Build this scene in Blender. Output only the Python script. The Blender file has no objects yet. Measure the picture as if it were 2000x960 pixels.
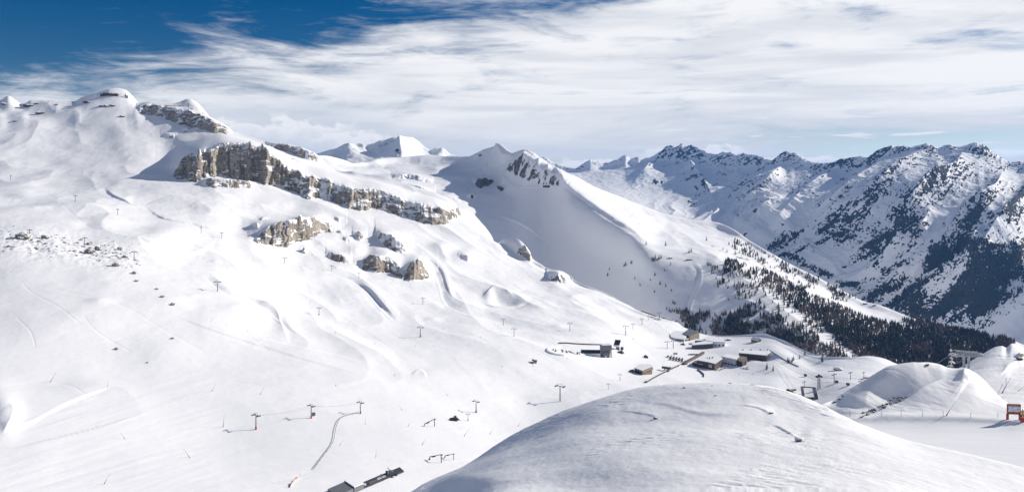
import bpy, math, random
import numpy as np
from mathutils import Vector, Matrix, Euler

# ------------------------------------------------------------------ basics
F = 1570.0            # focal length in pixels of a 2000 px wide picture
HZ = 340.0            # picture row of the true horizon
scene = bpy.context.scene
COL = scene.collection
rnd = random.Random(7)
nr_ = np.random.RandomState(11)
SUN_EL = math.radians(24.0)
SUN_BACK = math.radians(25.0)     # sun stands to the right (+X) and this far towards +Y
SUN = Vector((math.cos(SUN_EL)*math.cos(SUN_BACK), math.cos(SUN_EL)*math.sin(SUN_BACK), math.sin(SUN_EL)))

# ------------------------------------------------------------------ numpy noise
def _h(ix, iy, seed):
    h = (ix.astype(np.int64)*374761393 + iy.astype(np.int64)*668265263 + seed*1442695041) & 0xFFFFFFFF
    h = ((h ^ (h >> 13))*1274126177) & 0xFFFFFFFF
    h = (h ^ (h >> 16)) & 0xFFFFFF
    return h.astype(np.float32)/np.float32(0x7FFFFF) - 1.0

def vn(x, y, seed=0):
    x = np.asarray(x, np.float64); y = np.asarray(y, np.float64)
    fx = np.floor(x); fy = np.floor(y)
    dx = (x-fx).astype(np.float32); dy = (y-fy).astype(np.float32)
    ix = fx.astype(np.int64); iy = fy.astype(np.int64)
    sx = dx*dx*dx*(dx*(dx*6-15)+10); sy = dy*dy*dy*(dy*(dy*6-15)+10)
    a = _h(ix, iy, seed); b = _h(ix+1, iy, seed); c = _h(ix, iy+1, seed); d = _h(ix+1, iy+1, seed)
    return a + (b-a)*sx + (c-a)*sy + (a-b-c+d)*sx*sy

def fbm(x, y, octv=4, gain=0.5, seed=0, lac=2.03):
    s = 0; a = 1.0; n = 0
    for i in range(octv):
        s = s + a*vn(x, y, seed+i*17); n += a
        x, y = x*lac*0.8-y*lac*0.6+3.1, x*lac*0.6+y*lac*0.8-1.7
        a *= gain
    return s/n

def ridged(x, y, octv=4, gain=0.5, seed=0, lac=2.03):
    s = 0; a = 1.0; n = 0
    for i in range(octv):
        s = s + a*(1.0-np.abs(vn(x, y, seed+i*17))*2.0); n += a
        x, y = x*lac+3.1, y*lac-1.7
        a *= gain
    return s/n

def sst(a, b, x):
    t = np.clip((x-a)/(b-a), 0, 1)
    return t*t*(3-2*t)

def pchip_d(x, y):
    """monotone tangents; y may be (k, n), knots along axis 0"""
    h = np.diff(x); h_ = h.reshape((-1,)+(1,)*(y.ndim-1))
    dl = np.diff(y, axis=0)/h_
    d = np.zeros_like(y)
    if len(x) > 2:
        w1 = 2*h_[1:]+h_[:-1]; w2 = h_[1:]+2*h_[:-1]
        ok = dl[1:]*dl[:-1] > 0
        with np.errstate(divide='ignore', invalid='ignore'):
            m = (w1+w2)/(w1/dl[:-1]+w2/dl[1:])
        d[1:-1] = np.where(ok, m, 0)
    d[0] = dl[0]; d[-1] = dl[-1]
    return d

def fd_d(x, y):
    h = np.diff(x).reshape((-1,)+(1,)*(y.ndim-1))
    dl = np.diff(y, axis=0)/h
    d = np.zeros_like(y)
    d[1:-1] = (dl[:-1]*h[1:]+dl[1:]*h[:-1])/(h[1:]+h[:-1])
    d[0] = dl[0]; d[-1] = dl[-1]
    return d

def hermite(x, y, d, xi):
    k = np.clip(np.searchsorted(x, xi, side='right')-1, 0, len(x)-2)
    h = (x[k+1]-x[k]); t = (xi-x[k])/h
    sh = (-1,)+(1,)*(y.ndim-1)
    t = t.reshape(sh); h = h.reshape(sh)
    return ((2*t**3-3*t**2+1)*y[k] + (t**3-2*t**2+t)*h*d[k] + (-2*t**3+3*t**2)*y[k+1] + (t**3-t**2)*h*d[k+1])

def curve1(xs, ys, x):
    xs = np.array(xs, float); ys = np.array(ys, float)
    x = np.clip(x, xs[0], xs[-1])
    return hermite(xs, ys, pchip_d(xs, ys), x)

def gsm(a, sig):
    if sig <= 0: return a
    r = int(sig*3)+1
    k = np.exp(-0.5*(np.arange(-r, r+1)/sig)**2); k /= k.sum()
    p = np.pad(a, r, mode='edge')
    return np.convolve(p, k, mode='valid')

# ------------------------------------------------------------------ terrain sheets
class Sheet:
    """a piece of ground: profiles running away from the viewpoint, one per bearing"""
    gain = 1.0
    def __init__(s, px0, px1, nc, lines, rows, crest, sm=8, smp=3, lin=False, sub=None):
        px = np.linspace(px0, px1, nc); s.px = px; s.u = (px-1000)/F
        s.step = px[1]-px[0]
        P, LY = [], []
        for i, ln in enumerate(lines):
            ln = sorted(ln)
            xs = [q[0] for q in ln]
            p = curve1(xs, [q[1] for q in ln], px); y = curve1(xs, [math.log(q[2]) for q in ln], px)
            if lin and i == crest: p = gsm(np.interp(px, xs, [q[1] for q in ln]), 0.8)
            P.append(p if i == crest else gsm(p, smp)); LY.append(gsm(y, sm))
        rows = list(rows)
        if sub:      # a smoothed line just under the crest keeps the skyline's small shapes from running down the slope
            pi = np.maximum(np.minimum(gsm(P[crest], sub[2])+sub[0], 0.5*(P[crest-1]+P[crest])), P[crest]+1.0)
            li = LY[crest]+math.log(sub[1])*np.clip((P[crest-1]-P[crest])/40.0, 0, 1); li = np.maximum(li, 0.5*(LY[crest]+LY[crest-1]))
            P.insert(crest, pi); LY.insert(crest, li)
            n = rows[crest-1]; rows[crest-1] = int(n*0.7); rows.insert(crest, n-int(n*0.7)); crest += 1
        P = np.array(P); LY = np.array(LY)
        for i in range(1, len(LY)):
            LY[i] = np.maximum(LY[i], LY[i-1]+0.002)
        Z = (HZ-P)/F*np.exp(LY)
        d = np.sqrt(np.clip(np.abs(np.diff(P, axis=0)), 0, 400)**2+(250*np.diff(LY, axis=0))**2).mean(axis=1)
        t = np.concatenate([[0], np.cumsum(np.maximum(d, 4))])
        ti = []
        for k, n in enumerate(rows):
            ti.append(np.linspace(t[k], t[k+1], n, endpoint=False))
        ti = np.concatenate(ti+[[t[-1]]])
        s.Y = np.exp(hermite(t, LY, pchip_d(t, LY), ti))
        s.Z = hermite(t, Z, fd_d(t, Z), ti)
        s.X = s.u[None, :]*s.Y
        s.PX = np.broadcast_to(px[None, :], s.Y.shape)
        s.rc = int(sum(rows[:crest]))       # row index of the crest
        s.rock = np.zeros_like(s.Y); s.aux = np.zeros_like(s.Y); s.face = np.zeros_like(s.Y)
        s.base()
    def base(s):
        s.PY = HZ - F*s.Z/s.Y
        s.vis = np.zeros_like(s.Y); s.vis[:s.rc+1] = 1
    def win(s, x0, x1):
        a = max(0, int((x0-s.px[0])/s.step)); b = min(len(s.px), int((x1-s.px[0])/s.step)+2)
        return slice(0, s.rc+1), slice(a, max(a, b))
    def bump(s, px, py, rx, ry, h, ang=0, p=2.0):
        w = s.win(px-3*max(rx, ry), px+3*max(rx, ry)); c, q = math.cos(math.radians(ang)), math.sin(math.radians(ang))
        dx = s.PX[w]-px; dy = s.PY[w]-py
        a = (dx*c+dy*q)/rx; b = (-dx*q+dy*c)/ry
        s.Z[w] += h*s.gain*np.exp(-(a*a+b*b)**(p/2))
    def _dist(s, w, pts):
        best = np.full(s.PX[w].shape, 1e9); sd = np.zeros_like(best); al = np.zeros_like(best)
        L = 0
        seg = [math.dist(pts[i], pts[i+1]) for i in range(len(pts)-1)]; tot = sum(seg)
        for i in range(len(pts)-1):
            (x0, y0), (x1, y1) = pts[i], pts[i+1]
            ex, ey = x1-x0, y1-y0; l2 = ex*ex+ey*ey
            t = np.clip(((s.PX[w]-x0)*ex+(s.PY[w]-y0)*ey)/l2, 0, 1)
            dx = s.PX[w]-x0-t*ex; dy = s.PY[w]-y0-t*ey
            d = np.hypot(dx, dy); m = d < best
            best = np.where(m, d, best); sd = np.where(m, np.sign(ex*dy-ey*dx)*d, sd)
            al = np.where(m, (L+t*seg[i])/tot, al); L += seg[i]
        return best, sd, al
    def smooth_pts(s, pts, n=6):
        p = np.array(pts, float); k = np.arange(len(p)); ki = np.linspace(0, len(p)-1, (len(p)-1)*n+1)
        q = hermite(k.astype(float), p, fd_d(k.astype(float), p), ki)
        return [tuple(v) for v in q]
    def ridge(s, pts, wid, h, taper=True, smooth=True, wr=None):
        """a spur: triangular in section, wid px to its left side, wr to its right"""
        if smooth: pts = s.smooth_pts(pts, 4)
        wr = wr or wid
        xs = [p[0] for p in pts]; w = s.win(min(xs)-3*max(wid, wr), max(xs)+3*max(wid, wr))
        d, sd, al = s._dist(w, pts)
        dd = np.where(sd > 0, d/wr, d/wid)
        g = np.exp(-dd*1.3)*np.clip(3-dd, 0, 1)
        if taper: g = g*np.clip(np.minimum(al, 1-al)*6, 0, 1)
        else: g = g*np.clip(al*3, 0, 1)*np.clip((1-al)*2, 0, 1)
        s.Z[w] += h*g
    def scarp(s, pts, h, wid, sharp=1.2, side=1):
        """a step in the snow: raised on one side of the line, fading away from it over wid px"""
        pts = s.smooth_pts(pts, 5)
        xs = [p[0] for p in pts]; w = s.win(min(xs)-4*wid, max(xs)+4*wid)
        d, sd, al = s._dist(w, pts)
        sd = sd*side
        g = sst(-sharp, sharp, sd)*np.exp(-np.clip(sd, 0, None)/wid)*(np.exp(-(np.clip(d-np.abs(sd), 0, None)/4)))
        g *= sst(0, 0.28, np.minimum(al, 1-al))
        s.Z[w] += h*g*s.gain
    def path(s, pts, wid, h, aux=1.0):
        """a groomed track cut into a side slope: tilted bed with a bank"""
        pts = s.smooth_pts(pts, 6)
        xs = [p[0] for p in pts]; w = s.win(min(xs)-5*wid, max(xs)+5*wid)
        d, sd, al = s._dist(w, pts)
        q = sd/wid; e = np.clip(np.minimum(al, 1-al)*10, 0, 1)
        s.Z[w] += 0.6*h*e*(-q*np.exp(-q*q*0.9)*1.6 + 0.5*np.exp(-((np.abs(q)-1.15)/0.25)**2))
        s.aux[w] = np.maximum(s.aux[w], aux*e*sst(1.15, 0.9, d/wid))
    def track(s, pts, depth, wid=1.1):
        """a narrow trodden or skied line"""
        pts = s.smooth_pts(pts, 6); xs = [p[0] for p in pts]; w = s.win(min(xs)-6, max(xs)+6)
        d, sd, al = s._dist(w, pts)
        s.Z[w] -= depth*np.exp(-(d/wid)**2)*sst(0, .1, np.minimum(al, 1-al))
    def cliff(s, pts, hts, ramp=7, back=60, dens=1.0, jag=1.0, seed=3):
        """a rock step: base line pts, hts = [(px, height in px)]; fades back over back px"""
        p = np.array(pts, float)
        x0, x1 = p[0, 0], p[-1, 0]
        w = s.win(x0-4, x1+4)
        px = s.PX[w]; base = np.interp(px, p[:, 0], p[:, 1]); H = np.interp(px, [q[0] for q in hts], [q[1] for q in hts], left=0, right=0)
        ci = np.clip(np.round((px-s.px[0])/s.step).astype(int), 0, len(s.px)-1)
        H0 = gsm(np.interp(s.px, [q[0] for q in hts], [q[1] for q in hts], left=0, right=0), 7)[ci]; H = H*(1+0.16*jag*vn(px/9.0, px*0, seed)+0.10*jag*vn(px/3.7, px*0, seed+1))
        base0 = gsm(np.interp(s.px, p[:, 0], p[:, 1]), 7)[ci]; base = base + jag*2.2*vn(px/11.0, px*0, seed+2)+jag*1.2*vn(px/4.3, px*0, seed+9)
        q = base-s.PY[w]
        rise = np.clip(q/ramp, 0, 1)
        top = np.exp(-(np.clip(q-ramp, 0, None)/3.0))
        hm = (H0+(H-H0)*top)*s.Y[w]/F
        fall = np.exp(-(np.clip(base0-s.PY[w]-ramp, 0, None)/back)**1.5)
        s.Z[w] += hm*(rise**0.8)*fall
        f = ((q > -0.8) & (q < ramp+1.5)) & (H > 2.0)
        lip = sst(ramp+2.5, ramp-2.0, q+1.6*vn(px/5.0, s.PY[w]/2.0, seed+21))
        s.rock[w] = np.maximum(s.rock[w], np.where((q > -0.8) & (q < ramp+3) & (H > 2.0), dens*lip*np.clip(H/9.0, 0, 1), 0))
        s.face[w] = np.maximum(s.face[w], np.where(f, np.clip(H/25.0, 0.1, 1), 0))
    def paint(s, pts, dens, soft=4, which='rock', add=False):
        xs = [q[0] for q in pts]; w = s.win(min(xs)-3*soft, max(xs)+3*soft)
        PX, PY = s.PX[w], HZ-F*s.Z[w]/s.Y[w]
        ins = np.zeros(PX.shape, bool); n = len(pts); best = np.full(PX.shape, 1e9)
        for i in range(n):
            (ax, ay), (bx, by) = pts[i], pts[(i+1) % n]
            if by != ay:
                c = ((ay > PY) != (by > PY)) & (PX < (bx-ax)*(PY-ay)/(by-ay)+ax)
                ins ^= c
            ex, ey = bx-ax, by-ay; t = np.clip(((PX-ax)*ex+(PY-ay)*ey)/(ex*ex+ey*ey+1e-9), 0, 1)
            best = np.minimum(best, np.hypot(PX-ax-t*ex, PY-ay-t*ey))
        sdv = np.where(ins, best, -best)
        v = dens*sst(-soft, soft, sdv)
        A = getattr(s, which)
        A[w] = A[w]+v if add else np.maximum(A[w], v)
    def blob(s, px, py, rx, ry, ang, dens, which='rock'):
        R = max(rx, ry)*2.2
        w = s.win(px-R, px+R); c, q = math.cos(math.radians(ang)), math.sin(math.radians(ang))
        PX, PY = s.PX[w], HZ-F*s.Z[w]/s.Y[w]
        dx = PX-px; dy = PY-py
        a = (dx*c+dy*q)/rx; b = (-dx*q+dy*c)/ry
        A = getattr(s, which); A[w] = np.maximum(A[w], dens*np.exp(-(a*a+b*b)**1.5*0.7))
    def rough(s, lx, lz, amp, seed=5):
        """crags: push rock faces in and out along the ground"""
        n = ridged(s.X/lx+s.Y/(lx*3), s.Z/lz, 4, 0.55, seed)
        m = s.face
        s.Y = s.Y + amp*n*m; s.X = s.X + 0.35*amp*m*vn(s.X/(lx*0.6), s.Z/(lz*0.5), seed+40)
        s.Z = s.Z + 0.35*amp*m*vn(s.X/(lx*0.5), s.Z/(lz*0.25)+s.Y/lx, seed+60)
    def final(s):
        s.PYf = HZ-F*s.Z/s.Y; s.PXf = 1000+F*s.X/s.Y
        # what a viewer can see: running minimum of the picture row along each profile
        run = np.minimum.accumulate(s.PYf, axis=0)
        s.seen = s.PYf <= run+0.3
    def at(s, px, py):
        """the ground point seen at a picture position"""
        c = (px-s.px[0])/s.step; c0 = int(np.clip(math.floor(c), 0, len(s.px)-2)); f = c-c0
        out = []
        for cc in (c0, c0+1):
            col = s.PYf[:, cc]
            k = np.nonzero((col[:-1] >= py) & (col[1:] < py))[0]
            if len(k) == 0:
                k0 = int(np.argmin(np.abs(col[:s.rc+1]-py))); out.append((s.X[k0, cc], s.Y[k0, cc], s.Z[k0, cc])); continue
            k0 = k[0]; t = (col[k0]-py)/(col[k0]-col[k0+1]+1e-9)
            out.append(tuple(A[k0, cc]+(A[k0+1, cc]-A[k0, cc])*t for A in (s.X, s.Y, s.Z)))
        a, b = out
        if abs(a[1]-b[1]) > 0.1*a[1]: b = a if f < .5 else b; a = b
        return Vector([a[i]+(b[i]-a[i])*f for i in range(3)])
    def build(s, name, mat):
        R, C = s.Y.shape
        co = np.stack([s.X, s.Y, s.Z], -1).reshape(-1, 3).astype(np.float32)
        i = np.arange(R*C).reshape(R, C)
        q = np.stack([i[:-1, :-1], i[:-1, 1:], i[1:, 1:], i[1:, :-1]], -1).reshape(-1, 4)
        me = bpy.data.meshes.new(name)
        me.vertices.add(len(co)); me.vertices.foreach_set('co', co.ravel())
        me.loops.add(q.size); me.loops.foreach_set('vertex_index', q.ravel().astype(np.int32))
        me.polygons.add(len(q)); me.polygons.foreach_set('loop_start', (np.arange(len(q))*4).astype(np.int32))
        me.polygons.foreach_set('use_smooth', np.ones(len(q), bool))
        for nm in ('rock', 'aux'):
            a = me.attributes.new(nm, 'FLOAT', 'POINT'); a.data.foreach_set('value', getattr(s, nm).ravel().astype(np.float32))
        me.update(calc_edges=True); me.validate()
        me.materials.append(mat)
        o = bpy.data.objects.new(name, me); COL.objects.link(o); o['kind'] = 'structure'
        return o

# ------------------------------------------------------------------ materials
def new_mat(name):
    m = bpy.data.materials.new(name); m.use_nodes = True
    nt = m.node_tree; nt.nodes.clear()
    out = nt.nodes.new('ShaderNodeOutputMaterial'); b = nt.nodes.new('ShaderNodeBsdfPrincipled')
    nt.links.new(b.outputs[0], out.inputs[0])
    return m, nt, b
class NT:
    def __init__(s, nt): s.nt = nt
    def n(s, t, **kw):
        nd = s.nt.nodes.new(t)
        for k, v in kw.items(): setattr(nd, k, v)
        return nd
    def l(s, a, b): s.nt.links.new(a, b)
    def math(s, op, a, b=None, c=None, clamp=False):
        nd = s.n('ShaderNodeMath', operation=op); nd.use_clamp = clamp
        for i, v in enumerate((a, b, c)):
            if v is None: continue
            if isinstance(v, (int, float)): nd.inputs[i].default_value = v
            else: s.l(v, nd.inputs[i])
        return nd.outputs[0]
    def mix(s, fac, a, b):
        nd = s.n('ShaderNodeMix', data_type='RGBA')
        for sock, v in ((nd.inputs[0], fac), (nd.inputs[6], a), (nd.inputs[7], b)):
            if isinstance(v, (int, float)): sock.default_value = v
            elif isinstance(v, tuple): sock.default_value = v+(1,) if len(v) == 3 else v
            else: s.l(v, sock)
        return nd.outputs[2]
    def noise(s, vec, scale, detail=4, rough=0.5, dist=0.0):
        nd = s.n('ShaderNodeTexNoise'); nd.inputs['Scale'].default_value = scale; nd.inputs['Detail'].default_value = detail
        nd.inputs['Roughness'].default_value = rough; nd.inputs['Distortion'].default_value = dist
        if vec is not None: s.l(vec, nd.inputs['Vector'])
        return nd.outputs[0]
    def mapping(s, vec, scale=(1, 1, 1), rot=(0, 0, 0), loc=(0, 0, 0), vt='POINT'):
        nd = s.n('ShaderNodeMapping'); nd.vector_type = vt; nd.inputs['Scale'].default_value = scale; nd.inputs['Rotation'].default_value = rot; nd.inputs['Location'].default_value = loc
        s.l(vec, nd.inputs['Vector']); return nd.outputs[0]
    def mrange(s, v, a, b, c=0.0, d=1.0, smooth=True):
        nd = s.n('ShaderNodeMapRange'); nd.interpolation_type = 'SMOOTHSTEP' if smooth else 'LINEAR'
        s.l(v, nd.inputs[0])
        for i, x in enumerate((a, b, c, d)): nd.inputs[i+1].default_value = x
        return nd.outputs[0]

def snow_mat(name, rs, rock_a, rock_b, rock_c, bump_h, bump_s, streak=None, sharp=9.0, nz0=0.80, nzk=0.9, nk=1.3, aniso=(1, 1, 1), snow=(0.865, 0.865, 0.875), rock_bump=1.0, ledge=0.0, lsc=1.0):
    """snow with bare rock where the 'rock' attribute and the steepness let it through; rs = rock grain scale (1/m)"""
    m, nt, b = new_mat(name); N = NT(nt)
    pos = N.n('ShaderNodeTexCoord').outputs['Object']
    at = N.n('ShaderNodeAttribute', attribute_name='rock').outputs['Fac']
    ax = N.n('ShaderNodeAttribute', attribute_name='aux').outputs['Fac']
    nz = N.n('ShaderNodeSeparateXYZ'); N.l(N.n('ShaderNodeNewGeometry').outputs['Normal'], nz.inputs[0])
    pv = N.mapping(pos, aniso)
    n1 = N.noise(pv, rs, 6, 0.62)
    n2 = N.noise(pv, rs*0.23, 5, 0.6)
    n3 = N.noise(pos, rs*3.1, 4, 0.6)
    nn = N.math('ADD', N.math('MULTIPLY', N.math('SUBTRACT', n1, 0.5), nk*1.5), N.math('MULTIPLY', N.math('SUBTRACT', n2, 0.5), nk))
    if ledge:
        lv = N.mapping(pos, (0.5*lsc, 0.5*lsc, 2.4*lsc), (0, math.radians(-20), 0))
        nl = N.noise(lv, rs, 5, 0.65, 0.9)
        nn = N.math('SUBTRACT', nn, N.math('MULTIPLY', N.mrange(nl, 0.50, 0.66), ledge))
    st = N.math('MULTIPLY', N.math('SUBTRACT', nz0, nz.outputs[2]), nzk)
    k = N.math('ADD', N.math('ADD', at, nn), st)
    gate = N.mrange(at, 0.03, 0.12)
    fac = N.math('MULTIPLY', N.math('MULTIPLY', N.math('SUBTRACT', k, 0.5), sharp, clamp=True), gate, clamp=True)
    rc = N.mix(N.mrange(n2, 0.35, 0.65), rock_a, rock_b)
    rc = N.mix(N.mrange(n3, 0.52, 0.66), rc, rock_c)
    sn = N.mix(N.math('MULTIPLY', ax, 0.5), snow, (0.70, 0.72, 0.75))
    col = N.mix(fac, sn, rc)
    N.l(col, b.inputs['Base Color'])
    b.inputs['Specular IOR Level'].default_value = 0.12
    rg = N.n('ShaderNodeMix', data_type='FLOAT'); N.l(fac, rg.inputs[0]); rg.inputs[2].default_value = 0.7; rg.inputs[3].default_value = 0.95
    N.l(rg.outputs[0], b.inputs['Roughness'])
    # relief of the snow surface and of the rock
    vec = pos
    if streak:
        vec = N.mapping(pos, (1/streak[0], 1/streak[1], 1), (0, 0, math.radians(streak[2])), vt='TEXTURE')
    hb = N.noise(vec, bump_s, 9, 0.66, 0.3)
    hr = N.math('MULTIPLY', n1, rock_bump/rs)
    hs = N.math('MULTIPLY', hb, bump_h)
    hm = N.n('ShaderNodeMix', data_type='FLOAT'); N.l(fac, hm.inputs[0]); N.l(hs, hm.inputs[2]); N.l(hr, hm.inputs[3])
    bp = N.n('ShaderNodeBump'); bp.inputs['Strength'].default_value = 1.0; bp.inputs['Distance'].default_value = 1.0
    N.l(hm.outputs[0], bp.inputs['Height']); N.l(bp.outputs[0], b.inputs['Normal'])
    return m
# ------------------------------------------------------------------ the main snow bowl
def prof(cols):
    """cols: {px: [(py, Y), ...]} -> list of lines"""
    ks = sorted(cols); n = len(cols[ks[0]])
    return [[(k, cols[k][i][0], cols[k][i][1]) for k in ks] for i in range(n)]

bowl_lines = prof({
 -500: [(1300, 240), (960, 380), (830, 500), (700, 670), (575, 850), (470, 1060), (400, 1400), (340, 1800), (270, 2150)],
    0: [(1300, 260), (960, 420), (830, 540), (700, 700), (575, 880), (465, 1080), (395, 1450), (345, 1850), (270, 2200)],
  200: [(1300, 270), (960, 440), (830, 570), (700, 740), (575, 920), (480, 1120), (400, 1500), (350, 1850), (270, 2250)],
  400: [(1300, 280), (960, 460), (830, 610), (690, 800), (575, 1000), (480, 1300), (400, 1600), (350, 1850), (290, 2200)],
  600: [(1300, 300), (960, 480), (820, 650), (680, 880), (605, 1120), (510, 1420), (440, 1680), (385, 1900), (335, 2080)],
  800: [(1300, 320), (960, 500), (810, 700), (690, 930), (620, 1180), (540, 1450), (475, 1700), (430, 1900), (395, 2030)],
  900: [(1300, 340), (955, 520), (805, 740), (695, 950), (622, 1200), (555, 1470), (500, 1690), (460, 1850), (430, 1990)],
 1000: [(1200, 380), (950, 540), (800, 790), (700, 980), (630, 1230), (575, 1480), (535, 1660), (510, 1760), (495, 1830)],
 1150: [(1100, 440), (900, 600), (780, 860), (690, 1090), (640, 1280), (610, 1440), (590, 1530), (578, 1590), (570, 1630)],
 1300: [(1050, 480), (880, 640), (770, 900), (705, 1160), (668, 1320), (645, 1400), (635, 1440), (628, 1470), (622, 1490)],
 1400: [(1050, 480), (880, 660), (765, 940), (712, 1180), (685, 1280), (668, 1360), (662, 1400), (658, 1420), (656, 1435)],
 1500: [(1050, 480), (880, 660), (765, 940), (708, 1140), (684, 1230), (670, 1300), (664, 1330), (661, 1345), (659, 1355)],
 1600: [(1050, 480), (880, 660), (800, 840), (755, 960), (730, 1030), (715, 1090), (708, 1110), (703, 1125), (699, 1135)],
 1700: [(1050, 480), (880, 640), (800, 800), (760, 900), (735, 980), (718, 1040), (710, 1070), (704, 1090), (700, 1100)],
 1800: [(1050, 480), (880, 640), (800, 800), (770, 900), (750, 980), (738, 1040), (732, 1070), (729, 1090), (727, 1100)],
 2200: [(1050, 480), (880, 640), (850, 800), (830, 900), (820, 980), (815, 1040), (810, 1070), (805, 1090), (800, 1100)],
})
crest = [(-500, 214), (-300, 210), (-120, 206), (-20, 203), (0, 202), (15, 197), (32, 204), (45, 208), (60, 203), (100, 202), (145, 202), (160, 195), (180, 189), (200, 185), (215, 183), (245, 187), (258, 195), (270, 204), (285, 206),
 (300, 208), (330, 211), (350, 209), (368, 207), (385, 213), (400, 226), (420, 246), (440, 260), (450, 265), (465, 272), (480, 278), (500, 284), (530, 291), (560, 296), (580, 299), (600, 306), (620, 320), (640, 334), (660, 345), (676, 346), (690, 345),
 (715, 350), (745, 357), (790, 371), (850, 388), (880, 400), (905, 420), (935, 448), (955, 470), (970, 476), (985, 470), (998, 468), (1010, 470), (1028, 486), (1038, 502), (1060, 516), (1090, 540), (1115, 549), (1150, 562), (1200, 584), (1260, 609), (1310, 620),
 (1340, 640), (1380, 650), (1420, 654), (1460, 654), (1490, 655), (1530, 664), (1560, 680), (1600, 697), (1625, 709), (1640, 706), (1665, 701), (1690, 697), (1720, 700), (1750, 711), (1800, 726), (1850, 740), (2200, 790)]
def crestY(px):
    return float(np.interp(px, [-500, 0, 200, 300, 400, 480, 560, 620, 700, 800, 900, 1000, 1150, 1300, 1400, 1500, 1600, 1700, 1800, 2200], [2500, 2550, 2600, 2580, 2480, 2350, 2250, 2200, 2180, 2120, 2070, 1880, 1660, 1505, 1445, 1362, 1142, 1110, 1110, 1110]))
bowl_lines.append([(x, y, crestY(x)) for x, y in crest])
bowl_lines.append([(x, y+(22 if x < 600 else 45), crestY(x)*(1.12 if x < 600 else 1.08)) for x, y in crest])
bowl_lines.append([(x, y+(120 if x < 600 else 260), crestY(x)*(1.5 if x < 600 else 1.15)) for x, y in crest])
BW = Sheet(-380, 2150, 1560, bowl_lines, [14, 60, 90, 110, 110, 100, 80, 70, 80, 8, 6], 9, sm=14, smp=6, sub=(14, 0.97, 22))

# broad rolling relief
X, Y = BW.X, BW.Y
far = sst(500, 1500, Y)
BW.Z += (2.2+3.2*far)*fbm(X/170+Y/600, Y/230, 3, 0.5, 1)*sst(260, 520, Y)*(1-0.85*np.exp(-((BW.PX-1370)/190)**2-((BW.PY-695)/55)**2))
BW.Z += (1.2+5.5*far)*sst(380, 700, Y)*ridged((X+0.55*Y)/210+0.4*fbm(X/300, Y/300, 2, .5, 9), (Y-0.5*X)/330, 2, .45, 8)*(1-np.exp(-((BW.PX-1370)/220)**2-((BW.PY-695)/60)**2))
BW.Z += (0.4+1.1*far)*(fbm(X/48, Y/60, 5, 0.55, 2)+0.45*ridged((X+0.4*Y)/70, (Y-0.4*X)/160, 3, .5, 7))*(1-0.9*np.exp(-((BW.PX-1340)/240)**2-((BW.PY-695)/60)**2))
# crest line keeps its outline
BW.base()
B = BW; B.gain = 0.8
# hummocks and hollows named by what they are in the picture
B.bump(345, 462, 62, 22, 13); B.bump(430, 480, 40, 18, 4)
B.bump(560, 452, 75, 26, 10)
B.bump(470, 440, 30, 30, -7)
B.bump(600, 405, 55, 20, 7); B.bump(700, 430, 40, 18, 6); B.bump(530, 400, 28, 14, 5)
B.bump(650, 470, 40, 16, 8); B.bump(690, 500, 24, 18, 10); B.bump(720, 500, 14, 26, -9)
B.bump(775, 470, 40, 18, 9); B.bump(760, 515, 40, 18, 8); B.bump(815, 520, 18, 18, 8)
B.bump(860, 485, 22, 10, 8); B.bump(912, 500, 22, 12, 6); B.bump(1000, 480, 26, 16, 8)
B.bump(985, 592, 40, 8, -7); B.bump(955, 578, 10, 10, 5); B.bump(1000, 560, 60, 20, 5)
B.bump(1090, 548, 22, 14, 6); B.bump(1150, 575, 30, 8, 4); B.bump(1060, 590, 50, 8, 3); B.bump(1180, 600, 50, 8, 3)
B.bump(700, 575, 60, 20, 5); B.bump(560, 545, 70, 14, 5)
B.bump(500, 610, 70, 30, 7); B.bump(730, 690, 70, 16, 2.5); B.bump(845, 735, 60, 14, 2)
B.bump(330, 690, 60, 30, 3); B.bump(60, 745, 90, 16, -3); B.bump(10, 810, 26, 34, 4); B.bump(380, 760, 150, 26, 2)
B.bump(150, 620, 130, 40, 4); B.bump(300, 590, 60, 20, 3)
B.bump(330, 305, 44, 40, -14); B.bump(430, 300, 46, 30, 24); B.bump(380, 268, 40, 10, 8); B.bump(345, 262, 30, 7, -4)
B.bump(90, 350, 90, 14, -3); B.bump(200, 395, 80, 14, 5); B.bump(40, 380, 30, 12, 5); B.bump(110, 440, 80, 16, 4)
B.bump(250, 360, 60, 12, 3); B.bump(170, 440, 20, 8, -3)
B.bump(640, 320, 30, 12, 6); B.bump(760, 350, 30, 8, 6)
B.bump(1240, 640, 60, 10, -1.5); B.bump(1494, 697, 20, 6, -7)
# steps, banks and wind lips
B.scarp([(278, 405), (300, 395), (340, 384), (400, 378), (450, 380), (470, 392)], 5, 26, side=1)
B.scarp([(203, 368), (225, 388), (260, 402)], 4, 18, side=-1)
B.scarp([(270, 462), (290, 478), (330, 490), (380, 498), (418, 480), (424, 466)], 4, 22, side=-1)
B.scarp([(280, 400), (320, 430), (390, 446), (440, 455)], 3, 30, side=-1)
B.path([(405, 540), (440, 566), (480, 580), (510, 600), (545, 625), (580, 650)], 7, 2.2)
B.scarp([(500, 590), (525, 602), (543, 618), (552, 640), (568, 670)], 5.5, 14, side=1)
B.path([(640, 525), (690, 545), (720, 570), (745, 595), (775, 622)], 7, 3.0, aux=0.5)
B.scarp([(690, 550), (722, 572), (745, 595), (770, 618)], 4, 16, side=-1)
B.path([(800, 486), (830, 505), (856, 530), (868, 560), (876, 585), (900, 600), (945, 612)], 9, 2.0)
B.scarp([(835, 505), (862, 530), (872, 560), (884, 588)], 3, 14, side=-1)
B.path([(945, 612), (1000, 628), (1080, 645), (1160, 652)], 7, 0.6)
B.scarp([(940, 590), (965, 598), (1000, 600), (1035, 590)], 4, 10, side=-1)
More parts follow.
